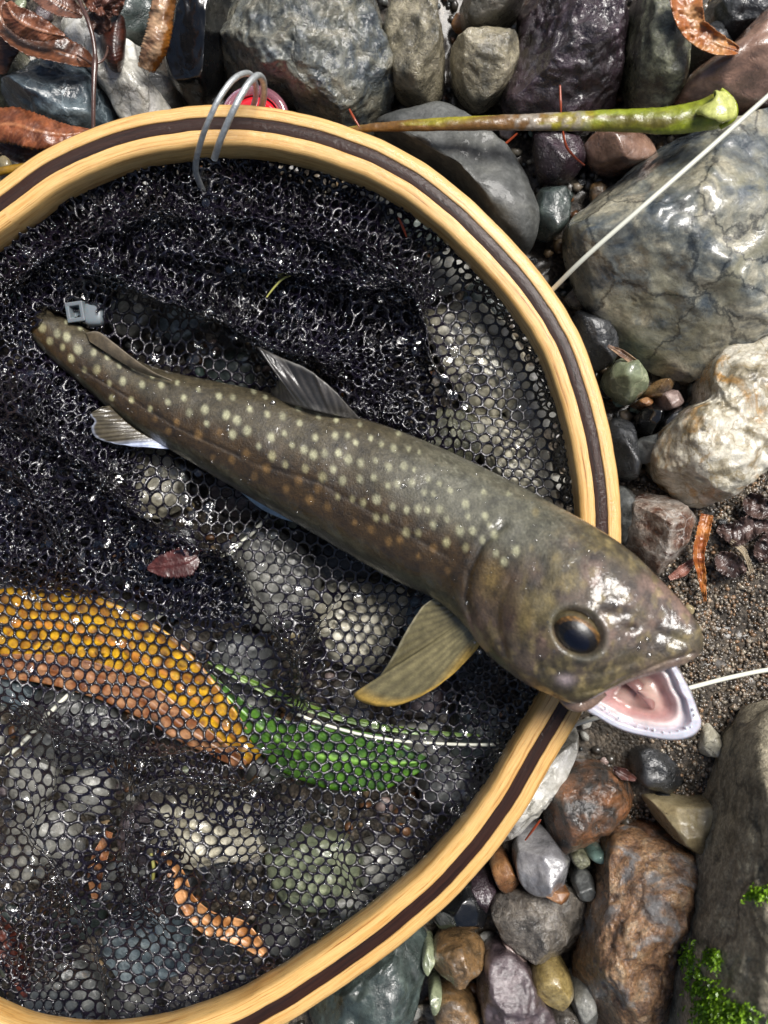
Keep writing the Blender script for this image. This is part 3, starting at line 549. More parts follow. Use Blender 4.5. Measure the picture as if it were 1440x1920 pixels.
def pebble(x, y, s, label_lands, under):
    mt = ppl[rng.integers(len(ppl))]
    z = float(ground_z(x, y)[0])
    me = PB[rng.integers(10)]; o = bpy.data.objects.new('pebble', me); COL.objects.link(o)
    zz = z + s * S0 * .35 + (.004 if s > 20 else .0015)
    o.location = tuple(P(x, y, zz)); k = s * S0 * 1.0
    o.scale = (k, k, k); o.rotation_euler = (rng.uniform(-.4, .4), rng.uniform(-.4, .4), rng.uniform(0, 6.28))
    o.material_slots[0].link = 'OBJECT'; o.material_slots[0].material = PMAT(mt)
    lb = f"small {NAMES[mt]} pebble {'under the net ' if under else ''}{where(x, y, label_lands)}"
    tag(o, lb, 'pebble', 'small pebbles under the net' if under else 'small pebbles in the gravel'); SIZED.append((o, s))
_pm = {}
def PMAT(k):                                             # pebble copies are scaled, so their grain is set in object units
    if k not in _pm:
        m = M[k].copy(); m.name = M[k].name + '_pebble'
        for n in m.node_tree.nodes:
            if n.type == 'MAPPING': n.inputs['Scale'].default_value = [v * .005 for v in n.inputs['Scale'].default_value]
        _pm[k] = m
    return _pm[k]
for _ in range(30000):
    if cnt >= 290: break
    x = rng.uniform(-40, 1480); y = rng.uniform(-40, 1960)
    s = rng.choice([rng.uniform(8, 13), rng.uniform(12, 20), rng.uniform(18, 28)], p=[.4, .4, .2])
    hd = hoop_d(np.array([x]), np.array([y]))[0]
    if abs(hd) < 25: continue
    un = hd > 0
    if un and rng.random() < .55: continue
    if 1120 < x and 860 < y < 1500 and (s > 11 or rng.random() < .75): continue
    if any(math.hypot(x - a, y - b) < (s + q) * .85 for a, b, q in pts): continue
    if any(inside(q, np.array([x]), np.array([y]))[0] for q in bigp): continue
    pebble(x, y, s, LAND if un else SL, un); pts.append((x, y, s)); cnt += 1

# grit: thousands of grains nobody could count
def grit(name, n, xr, yr, smin, smax, cond, label, cols, zoff=0.0):
    d, F = ico(1); X = []; Fs = []; Cc = []; k = 0
    x = rng.uniform(*xr, n); y = rng.uniform(*yr, n); ok = cond(x, y); x = x[ok]; y = y[ok]
    z = ground_z(x, y); m = len(x); s = rng.uniform(smin, smax, m) ** 1.0 * S0 * .5
    dirs = d[None] * (s[:, None, None] * rng.uniform(.6, 1.25, (m, 1, 3))); dirs = dirs * (1 + rng.uniform(-.25, .25, (m, len(d), 1)))
    base = np.c_[(x - 720) * S0 * (H + .01) / H, -(y - 960) * S0 * (H + .01) / H, z + s * .45 + zoff]
    V = (base[:, None] + dirs).reshape(-1, 3); FF = (F[None] + (np.arange(m) * len(d))[:, None, None]).reshape(-1, 3)
    cc = np.array(cols)[rng.integers(len(cols), size=m)] * rng.uniform(.5, 1.3, (m, 1)); cc = np.repeat(cc, len(d), 0)
    o = mesh(name, V, FF, M['gritm'], col=cc, smooth=False); return tag(o, label, 'gravel', kind='stuff')
gc = [G('#3c3832'), G('#5b5348'), G('#262422'), G('#7a6f60'), G('#8f7a5c'), G('#6c4a30'), G('#3a3f40'), G('#4d4a45'), G('#a39a88')]
grit('gravel', 11000, (-420, 1860), (-400, 2320), 5, 28, lambda x, y: soil_region(x, y) < .4, 'fine wet dark gravel filling the gaps between the stones', gc)
grit('coarse_sand', 19000, (1080, 1500), (820, 1620), 2.4, 11, lambda x, y: soil_region(x, y) > .15, 'gritty brown mud and sand patch right of the fish head', [G('#4b443c'), G('#5e564b'), G('#756c60'), G('#4b443b'), G('#8f8574'), G('#5f5140'), G('#6d5f50'), G('#8c7a66'), G('#3a342d'), G('#7d6248')])

# ------------------------------------------------------------------ leaves and plant bits
def leaf(name, label, mid, wid, c1, c2, curl=.3, z=None, serr=.0, nu=70, nv=17, crumple=.0012, seed=1, tilt=0, twist=0, shape=None, cat='leaf', vein=None, twocol=None, wl=28):
    if name == 'dead_leaf' and wid is not None and np.max(wid) < 30 and mid[0][1] < 120:
        wid = [w * 1.6 for w in wid]; curl = curl * .4
    mid = np.asarray(mid, float)
    q = catmull(mid, nu); t = np.linspace(0, 1, nu)
    w = np.interp(t, np.linspace(0, 1, len(wid)), wid) if shape is None else shape(t)
    T_ = np.gradient(q[:, :2], axis=0); T_ /= np.linalg.norm(T_, axis=1)[:, None]; Nn = np.stack([-T_[:, 1], T_[:, 0]], 1)
    s = np.linspace(-1, 1, nv)
    ang = twist * (t - .5) + tilt
    if serr: w = w * (1 + serr * ((t * 26) % 1 - .5))
    C, Sg = np.cos(ang), np.sin(ang)
    bend = curl * s ** 2 if np.isscalar(curl) else np.interp(t, np.linspace(0, 1, len(curl)), curl)[:, None] * s[None] ** 2
    bend = np.broadcast_to(bend, (nu, nv))
    off = w[:, None] * s[None] * (1 - .28 * np.abs(bend)); up = w[:, None] * bend
    ox = off * C[:, None] - up * Sg[:, None]; oz = off * Sg[:, None] + up * C[:, None]
    X = q[:, 0:1] + Nn[:, 0:1] * ox; Y = q[:, 1:2] + Nn[:, 1:2] * ox; Z = q[:, 2:3] + oz * S0
    cr = n2(X, Y, wl, 4, seed).reshape(X.shape); Z = Z + cr * crumple * (np.abs(s)[None] * .8 + .2)
    rib = np.sin((t[:, None] * 36 + np.abs(s)[None] * 3.5 + cr * .8) * np.pi) * .00010 * min(1, crumple / .0012); Z = Z + rib + np.exp(-(s[None] / .06) ** 2) * .0004
    V = PA(X, Y, Z).reshape(-1, 3)
    nz = n2(X, Y, 22, 4, seed + 9).reshape(X.shape)[..., None]
    c = np.array(c1) + (np.array(c2) - np.array(c1)) * sm(-.5, .5, nz)
    if twocol is not None: c = np.where((s[None, :, None] + nz * .3) > twocol[0], c, np.array(twocol[1]) * (1 + nz * .5))
    ve = np.maximum(np.exp(-(s[None] / .05) ** 2), .30 * (rib > .00008))[..., None]
    if vein is not None: c = c * (1 - ve) + np.array(vein) * ve
    V0 = V.mean(0)
    o = mesh(name, V, grid(nu, nv)[:, ::-1], M['leafc'], col=np.clip(c, 0, 1).reshape(-1, 3), origin=V0)
    md = o.modifiers.new('thickness', 'SOLIDIFY'); md.thickness = .00025
    return tag(o, label, cat)
DB, RB, TB = G('#33190d'), G('#623820'), G('#8c6446')
ov = lambda m, a=.55, b=.8: (lambda t: m * (np.sin(np.pi * t ** a) ** b + .02))
leaf('dead_leaf', 'long dark brown curled leaf running from the left edge to the leaf stalk', [(-10,0,.026),(12,50,.024),(55,80,.022),(105,95,.020),(150,110,.018),(176,124,.014)], [10,20,22,20,15,2], DB, RB, .9, seed=11, tilt=.5, serr=.12, vein=G('#7d5238'))
leaf('dead_leaf', 'reddish brown glossy leaf lying over the long dark curled leaf', [(12,5,.032),(25,30,.032),(50,48,.031),(85,60,.028),(122,68,.024)], [6,16,19,14,2], G('#4c2815'), G('#7d4c32'), -.55, seed=12, tilt=-.3, serr=.12, vein=G('#94664c'))
leaf('dead_leaf', 'broad brown leaf cut by the left edge below the curled leaves', [(5,15,.016),(0,60,.016),(-5,100,.014),(-2,140,.010)], [20,26,26,8], G('#3b2416'), G('#6a432a'), -.4, seed=13, serr=.08)
leaf('dead_leaf', 'dark brown leaf at the top edge left of the leaf stalk', [(60,-20,.026),(90,-5,.026),(120,12,.024),(155,30,.020)], [10,18,16,3], DB, G('#6a4638'), .7, seed=14, tilt=.3, serr=.12, vein=G('#7d5238'))
leaf('dead_leaf', 'crumpled purple-brown leaf at the top edge touching the leaf stalk', [(165,15,.026),(185,-2,.027),(205,5,.026),(214,30,.022)], [6,22,22,6], G('#33190f'), G('#6a4232'), .5, seed=15, crumple=.003, wl=16)
leaf('dead_leaf', 'small dark folded leaf hanging below the crumpled purple-brown leaf', [(170,25,.022),(182,38,.022),(190,48,.020),(180,62,.017)], [6,14,12,3], G('#2e1a14'), G('#5f4236'), .8, seed=16, crumple=.002, wl=16)
leaf('dead_leaf', 'glossy dark maroon rolled leaf resting on the white quartz stone', [(222,25,.020),(215,55,.021),(212,85,.022),(216,115,.021),(222,136,.016)], None, G('#220f0a'), G('#3f1d12'), -1.1, seed=17, shape=ov(34, .8, .6), crumple=.0012, wl=40)
leaf('dead_leaf', 'golden brown curled leaf with pale back hanging between quartz and black slate', [(318,-20,.028),(308,20,.029),(302,60,.028),(292,95,.026),(276,132,.020)], [24,28,30,30,20], G('#84634a'), G('#a8896a'), -.45, seed=18, serr=.15, tilt=.3, twocol=(-.25, G('#7a4a12')), crumple=.002)
leaf('dead_leaf', 'wet red-brown leaf lying along the left edge above the hoop', [(-40,240,.018),(20,232,.020),(70,245,.021),(120,252,.020),(172,246,.018)], [30,40,38,26,4], G('#582c14'), G('#82492a'), -.35, seed=19, serr=.12, vein=G('#94603e'), tilt=.2)
leaf('dead_leaf', 'dark brown rotten leaf under the red-brown leaf at the left edge', [(0,270,.008),(40,285,.008),(90,290,.006)], [12,24,6], G('#2a1812'), G('#4c3024'), .4, seed=20)
leaf('dead_leaf', 'curled orange-brown leaf hanging from the top edge above the pinkish brown stone', [(1285,-20,.030),(1290,20,.030),(1300,50,.029),(1325,72,.028),(1352,85,.028),(1385,95,.028)], [22,20,17,16,13,4], G('#8e5224'), G('#b58352'), .9, seed=21, crumple=.002, wl=18)
leaf('dead_leaf', 'narrow orange-brown leaf strip hanging down beside the rusty conglomerate stone', [(1326,965,.006),(1318,1000,.007),(1310,1040,.007),(1316,1080,.006),(1322,1128,.004)], [13,14,12,9,2], G('#84461c'), G('#a86a30'), .5, seed=22, serr=.2, crumple=.0015, wl=16)
leaf('dead_leaf', 'small pink-brown leaf scrap under the rusty conglomerate stone', [(1255,1085,.003),(1280,1070,.004),(1302,1050,.003)], [4,12,4], G('#6a3c30'), G('#94685a'), .5, seed=23)
for i, (lb, m) in enumerate([('dark purple-brown rotten leaf below the cream quartz rock near the right edge', [(1345,990,.002),(1380,1000,.004),(1415,985,.004),(1450,990,.004)]),
                     ('wrinkled brown rotten leaf on the mud right of the orange-brown strip', [(1345,1040,.003),(1370,1060,.004),(1400,1065,.004)]),
                     ('dark ragged leaf at the right edge beside the wrinkled rotten leaf', [(1420,1050,.004),(1440,1025,.005),(1460,1000,.005)]),
                     ('small dark leaf scrap under the cream quartz rock at the right edge', [(1400,930,.003),(1420,950,.005),(1450,960,.005)])]):
    leaf('rotten_leaf', lb, m, [8, 26, 24, 6], G('#2a1d1b'), G('#54413b'), .5, seed=30 + i, crumple=.003, wl=16, serr=.2)
leaf('rotten_leaf', 'pale ragged leaf vein lying on the mud among the rotten leaves', [(1370,1015,.006),(1392,1030,.006),(1402,1050,.005),(1410,1075,.004)], [4,6,4,5], G('#7a6a55'), G('#9a8c74'), .3, seed=36)
leaf('dead_leaf', 'narrow brown leaf pointing out from under the veined rock', [(1140,648,.006),(1165,662,.007),(1190,680,.006),(1210,700,.003)], [2,7,7,2], G('#6a5040'), G('#9c8064'), .5, seed=37)
leaf('dead_leaf', 'dark maroon leaf scrap on the mud above the tan wedge stone', [(1150,1440,.004),(1170,1452,.006),(1192,1462,.004)], [4,12,3], G('#2c1612'), G('#4c2c26'), .4, seed=38)
# under and on the net
leaf('yellow_leaf', 'broad bright yellow leaf with orange-tan lower half under the black mesh', [(-60,1185,.0028),(60,1168,.0028),(180,1195,.0028),(290,1250,.0028),(390,1335,.0028),(480,1425,.0024)], [60,72,72,66,46,14], G('#7c4c12'), G('#c2940f'), .01, seed=41, crumple=.0002, vein=G('#b8762a'), wl=40)
leaf('orange_leaf', 'orange-tan leaf under the black mesh along the lower edge of the yellow leaf', [(-60,1250,.0032),(60,1252,.0033),(160,1270,.0034),(260,1308,.0034),(350,1368,.0034),(460,1436,.003)], [20,26,32,34,26,8], G('#6b3b18'), G('#a07450'), .01, seed=42, crumple=.0002, wl=14)
leaf('green_leaf', 'bright green leaf with pale midrib under the mesh below the fish', [(385,1262,.0022),(460,1340,.0026),(540,1398,.0028),(630,1422,.0028),(720,1430,.0028),(800,1428,.0024)], [5,20,48,60,52,8], G('#244a06'), G('#44700e'), .01, seed=43, crumple=.0002, vein=G('#7fae4a'))
leaf('long_grass', 'long yellow-green grass blade crossing above the green leaf under the mesh', [(390,1240,.0032),(480,1285,.0034),(570,1325,.0034),(680,1355,.0034),(780,1372,.0034),(900,1380,.003)], [3,8,8,7,6,2], G('#46661a'), G('#6d8834'), .2, cat='grass', seed=44, crumple=.0002)
leaf('dead_leaf', 'twisted orange-tan leaf strip under the mesh near the bottom', [(290,1600,.0025),(330,1640,.003),(350,1690,.003),(390,1730,.003),(450,1750,.003),(495,1790,.002)], [10,16,17,24,26,8], G('#9a6434'), G('#c08c5c'), .3, seed=45, crumple=.001)
leaf('dead_leaf', 'narrow orange-brown leaf under the mesh left of the tan stone', [(205,1560,.0025),(190,1600,.003),(178,1640,.003),(180,1690,.002)], [6,15,16,6], G('#7a4a2c'), G('#a0714c'), .3, seed=46)
leaf('dead_leaf', 'dark red leaf under the mesh at the lower left edge', [(-10,1720,.002),(15,1770,.003),(35,1820,.003),(50,1870,.002)], [12,26,24,6], G('#38140c'), G('#5f2c20'), .3, seed=47)
leaf('dead_leaf', 'brown leaf under the mesh left of the yellow leaf base', [(190,1000,.002),(215,1030,.003),(245,1070,.003)], [6,16,6], G('#9a6a4c'), G('#b88a6c'), .3, seed=48)
leaf('leaf_scrap', 'small purple-brown leaf scrap lying on top of the black mesh', [(276,1066,.0185),(300,1062,.019),(325,1058,.019),(350,1052,.019),(370,1042,.018)], [2,20,26,28,10], G('#3a1714'), G('#4d2420'), .06, seed=49, crumple=.0004, serr=.25)
# stem with flared sheath
def stem():
    root = empty('plant_stem', 'yellow-green plant stem with a flared broken end lying above the hoop', 'stem', P(1000, 230, .02))
    pt = [(655,243,.017),(720,238,.020),(800,234,.023),(900,231,.025),(1000,229,.026),(1100,227,.027),(1180,226,.028),(1250,226,.029),(1310,218,.030),(1345,208,.031)]
    V, F, uv = tube_arrays(pt, [6,9,12,14,16,19,22,26,29,33], 22, 200, .8)
    px, py = proj(V); nz = fbm(V / .004, 4, 2); nz2 = fbm(V / np.array([[.03, .003, .01]]), 3, 6)
    V = V + np.array([[0, 0, 1]]) * (nz * .0004)[:, None]
    c = np.zeros((len(V), 3)); a = sm(1080, 1140, px + nz * 30)[:, None]
    br = np.array(G('#6a4a20')); ol = np.array(G('#8a8020')); wh = np.array(G('#8a8072')); gr = np.array(G('#7e871a')); dg = np.array(G('#5a5214'))
    c = br + (ol - br) * sm(-.2, .5, nz2)[:, None]; w = (sm(930, 980, px) * (1 - sm(1100, 1125, px + nz * 20)) * sm(-.3, .2, nz))[:, None]; c = c * (1 - w) + wh * w
    g = gr + (dg - gr) * sm(-.1, .5, -nz2)[:, None]; c = c * (1 - a) + g * a
    o = mesh('stem', V, F, M['leafc'], col=c, uv=uv); o.location = -Vector(root.location); o.parent = root
    pe = [(1318,206,.034),(1338,202,.0375),(1352,200,.0375),(1372,200,.036)]
    V, F, uv = tube_arrays(pe, [16,28,32,24], 20, 30, .45)
    V = V + (fbm(V / .005, 3, 4) * .0006)[:, None] * np.array([[.6, .6, 1]])
    o = mesh('broken_end', V, F, M['leafc'], col=np.tile(G('#b4b866'), (len(V), 1))); o.location = -Vector(root.location); o.parent = root
    pe = [(1352,168,.036),(1364,180,.0362),(1376,200,.036),(1374,222,.034),(1350,240,.032)]
    V, F, uv = tube_arrays(pe, [4,6,7,6,4], 10, 30)
    o = mesh('torn_rim', V, F, M['leafc'], col=np.tile(G('#8f9a20'), (len(V), 1))); o.location = -Vector(root.location); o.parent = root
stem()
tag(tube('twig', [(-30,330,.012),(0,322,.012),(60,312,.012),(130,305,.010)], [7,8,8,6], simple('yellow_brown_twig', G('#8f6c1c'), .4, .7, .5, 500, noisy=.6), 10, 40), 'yellow-brown twig poking out under the hoop at the left edge', 'twig')
def stalk():
    root = empty('leaf_stalk', 'thin dark vertical leaf stalk hanging over the quartz stone to the hoop', 'stalk', P(176, 130, .026))
    for nm, pt, rd in (('stem', [(140,-20,.026),(155,15,.027),(165,38,.028),(174,70,.028),(178,100,.028),(178,120,.027),(176,160,.027),(175,210,.026),(175,255,.024)], [4,4,4.5,4,4,6,4.5,4,4]),
                       ('side_stem', [(178,120,.027),(192,114,.026),(200,100,.024),(202,88,.021)], [3,2.5,2.5,2]), ('side_stem', [(176,122,.027),(160,112,.024),(145,104,.020)], [3,2.5,2]), ('side_stem', [(160,24,.027),(175,14,.026),(190,8,.027)], [3,2.5,2])):
        V, F, uv = tube_arrays(pt, rd, 8, 50); o = mesh(nm, V, F, M['stalk']); o.location = -Vector(root.location); o.parent = root
stalk()
for lb, pt in (('rusty pine needle above the stem on the purple-black rock', [(1050,160,.028),(1051,190,.028),(1052,212,.027)]), ('curved rusty pine needle hanging below the stem', [(1055,245,.014),(1062,275,.012),(1078,295,.010),(1096,310,.008)]),
               ('short rusty pine needle below the stem left of the curved one', [(970,250,.012),(952,266,.010),(930,284,.009)]), ('rusty pine needle touching the top of the hoop', [(655,205,.028),(664,222,.029),(674,238,.029)]), ('rusty pine needle on the dark upper net folds', [(747,408,.016),(755,425,.014),(762,444,.012)]),
               ('rusty pine needle beside the milky grey stone', [(1013,1538,.014),(1000,1555,.012),(985,1575,.008)])):
    tag(tube('pine_needle', pt, [2, 2.6, 1.5] if len(pt) == 3 else [2, 2.6, 2.2, 1.5], M['needle'], 6, 24), lb, 'pine needle')
tag(tube('grass_fibre', [(500,557,.020),(515,538,.021),(530,523,.021),(552,514,.020)], [1.4,2,2,1.2], M['fibre'], 6, 24), 'tiny pale grass fibre on the dark net folds above the fish', 'grass')
tag(tube('grass_fibre', [(283,1600,.006),(288,1625,.007),(287,1650,.006)], [3,3.5,3], M['fibre'], 6, 24), 'short yellow straw on the lower net mesh', 'grass')

# ------------------------------------------------------------------ fishing line pieces
tag(tube('fishing_line', [(980,600,.006),(1034,545,.022),(1100,480,.034),(1200,392,.040),(1330,278,.042),(1440,180,.044),(1520,108,.044)], 4.6, M['line'], 10, 100), 'thick white fly line crossing the veined rock to the top right', 'fishing line')
tag(tube('fishing_line', [(1040,1372,.010),(1085,1356,.012),(1150,1336,.013),(1220,1310,.014),(1300,1288,.013),(1370,1270,.010),(1440,1256,.009),(1530,1246,.008)], 4.4, M['line'], 10, 100), 'white fly line on the mud passing under the fish jaw', 'fishing line')
tag(tube('fishing_line', [(540,1330,.0034),(600,1356,.0036),(700,1382,.0037),(800,1393,.0037),(925,1396,.0034),(1000,1385,.002)], 3.2, M['line'], 8, 80), 'white fly line under the mesh crossing the green leaf', 'fishing line')
tag(tube('fishing_line', [(-60,1500,.002),(0,1432,.003),(60,1375,.0032),(112,1318,.0032),(200,1240,-.002),(280,1170,.001),(330,1130,.003),(425,1042,.004),(480,992,.003),(520,950,.002)], 4.2, M['line'], 8, 120), 'white fly line running diagonally under the mesh beneath the yellow leaf', 'fishing line')

# ------------------------------------------------------------------ metal coil and red disc on the hoop
def coil():
    root = empty('metal_coil', 'open steel wire coil hooked over the top of the hoop', 'metal ring', P(430, 220, .03))
    for nm, pt, rd in (('wire_loop', [(388,378,.006),(378,352,.012),(367,322,.022),(370,290,.032),(381,252,.040),(394,220,.045),(408,190,.047),(424,165,.047),(440,147,.045),(457,138,.041),(470,140,.035),(478,155,.028),(480,180,.02),(470,215,.012)], 5.6),
                       ('wire_loop', [(402,297,.033),(412,266,.040),(426,232,.045),(441,200,.048),(456,172,.048),(470,152,.046),(483,142,.042),(492,148,.036),(495,165,.030),(493,190,.022),(484,225,.012)], 6.4)):
        V, F, uv = tube_arrays(pt, rd, 14, 120); o = mesh(nm, V, F, M['steel']); o.location = -Vector(root.location); o.parent = root
coil()
def lathe(prof, n=48):
    a = np.linspace(0, 2 * np.pi, n, endpoint=False); prof = np.array(prof)
    V = np.stack([prof[:, 0:1] * np.cos(a), prof[:, 0:1] * np.sin(a), prof[:, 1:2] + 0 * a], -1).reshape(-1, 3)
    return V, grid(len(prof), n, closev=True)[:, ::-1]
red = empty('red_disc', 'red plastic disc with clear pink rim half hidden behind the top of the hoop', 'plastic disc', P(480, 232, .009))
V, F = lathe([(0.00001, .004), (.005, .0042), (.0082, .0035), (.0088, .002), (.0088, -.003), (.00001, -.003)]); mesh('red_core', V, F, M['red'], red)
V, F = lathe([(.009, .0035), (.0098, .0048), (.0118, .0048), (.0126, .0035), (.0126, -.002), (.009, -.002), (.009, .0035)]); mesh('clear_rim', V, F, M['pinkclear'], red)
# white plastic piece by the tail
def plastic():
    root = empty('plastic_fastener', 'small cloudy white plastic fastener with a square hole beside the fish tail', 'plastic piece', P(160, 585, .012))
    bm = bmesh.new()
    def ring(w, h, z): return [bm.verts.new((sx * w, sy * h, z)) for sx, sy in ((-1, -1), (1, -1), (1, 1), (-1, 1))]
    a = ring(.0032, .0034, -.003); b = ring(.0034, .0036, .002); c = ring(.0019, .0021, .002); d = ring(.0017, .0019, -.0015)
    for p, q in ((a, b), (b, c), (c, d)):
        for i in range(4): bm.faces.new((p[i], p[(i + 1) % 4], q[(i + 1) % 4], q[i]))
    bm.faces.new(d); bm.faces.new(a[::-1])
    me = bpy.data.meshes.new('socket'); bm.to_mesh(me); bm.free(); me.materials.append(M['bluewhite'])
    o = bpy.data.objects.new('socket', me); COL.objects.link(o); o.parent = root; o.location = (-.003, 0, 0); o.rotation_euler = (0.15, -.15, .1)
    m = o.modifiers.new('bevel', 'BEVEL'); m.width = .0004; m.segments = 2
    d2, F2 = ico(4); p = np.sign(d2) * np.abs(d2) ** .55 * np.array([.0036, .0042, .0028]); o = mesh('body', p, F2, M['bluewhite'], root); o.location = (.0030, -.0006, -.0012)
plastic()

# ------------------------------------------------------------------ the net bag
def E(x, y, cx, cy, rx, ry, rot=0, soft=.35):
    c, s = math.cos(rot), math.sin(rot); a = ((x - cx) * c + (y - cy) * s) / rx; b = (-(x - cx) * s + (y - cy) * c) / ry
    return 1 - sm(1 - soft, 1 + soft, np.hypot(a, b))
def bunch(x, y):
    b = np.maximum.reduce([E(x, y, 420, 450, 400, 160, .12), E(x, y, 60, 520, 170, 130), E(x, y, 660, 600, 200, 180, .6), .75 * E(x, y, 720, 760, 130, 60, .4), .95 * E(x, y, 90, 900, 190, 240), .75 * E(x, y, 330, 1080, 170, 70, .5), .8 * E(x, y, 960, 1230, 90, 160, .4) * .7,
                         .6 * E(x, y, 300, 1440, 330, 60, .35), .6 * E(x, y, 270, 1640, 60, 130, .3), .5 * E(x, y, 560, 1230, 70, 120), .45 * E(x, y, 100, 1720, 90, 190, .5)])
    b = b * (1 - .85 * E(x, y, 920, 760, 110, 230, -.35)) * (1 - .8 * E(x, y, 160, 1200, 260, 70, .3))
    return b
INV = .0002
FOLDS = [([(0,560),(100,470),(220,420),(340,380)], .006, 34), ([(130,500),(260,540),(400,600),(520,660),(700,690)], .009, 40), ([(250,455),(450,490),(620,530),(760,560)], .007, 34), ([(300,400),(480,410),(640,450)], .005, 30),
 ([(600,440),(700,480),(780,560),(820,700),(860,840)], .007, 34), ([(0,740),(120,830),(260,960),(380,1030),(470,1050)], .008, 42), ([(0,860),(90,960),(140,1080)], .006, 34), ([(200,860),(170,960),(200,1040)], .005, 26), ([(420,1030),(470,1120),(540,1220),(560,1330)], .006, 26),
 ([(640,1110),(570,1230),(580,1330)], .005, 24), ([(0,1290),(150,1385),(300,1410),(470,1400),(600,1400)], .006, 30), ([(270,1430),(230,1560),(260,1680),(330,1760)], .007, 30), ([(620,1450),(450,1475),(330,1470),(250,1500)], .006, 26),
 ([(10,1530),(110,1640),(180,1780),(210,1940)], .006, 32), ([(60,1350),(110,1450),(60,1560)], .005, 30), ([(330,1560),(420,1680),(560,1740),(640,1800)], .003, 22), ([(700,1500),(640,1600),(680,1700)], .003, 22)]
def seg_s(x, y, pts):
    pts = catmull(pts, 26); best = np.full(len(x), 1e9); nx = np.zeros(len(x)); ny = np.zeros(len(x)); en = np.ones(len(x)); n = len(pts) - 1
    for i in range(n):
        a, b = pts[i]; c, d = pts[i + 1]; L2 = (c - a) ** 2 + (d - b) ** 2; t = np.clip(((x - a) * (c - a) + (y - b) * (d - b)) / L2, 0, 1)
        qx = a + t * (c - a); qy = b + t * (d - b); ds = np.hypot(x - qx, y - qy); m = ds < best
        best = np.where(m, ds, best); nx = np.where(m, x - qx, nx); ny = np.where(m, y - qy, ny); u = (i + t) / n; en = np.where(m, np.clip(np.minimum(u, 1 - u) * 6 + .15, 0, 1), en)
    return best, nx, ny, en
def fold_field(x, y, seed):
    sx = np.zeros(len(x)); sy = np.zeros(len(x)); z = np.zeros(len(x))
    for k, (pts, h, w) in enumerate(FOLDS):
        wob = n2(x, y, 60, 2, 60 + k) * 9
        d, nx, ny, en = seg_s(x + wob, y - wob, pts); h = h * 1.7; g = np.exp(-(d / w) ** 2) * en; g2 = np.exp(-(d / (w * 1.5)) ** 2) * en
        sx -= nx * g2 * .72; sy -= ny * g2 * .72; z += h * g
    return sx, sy, z
def leafmask(x, y): return np.maximum(E(x, y, 200, 1235, 300, 85, .45, .3), E(x, y, 640, 1405, 230, 75, .2, .3))
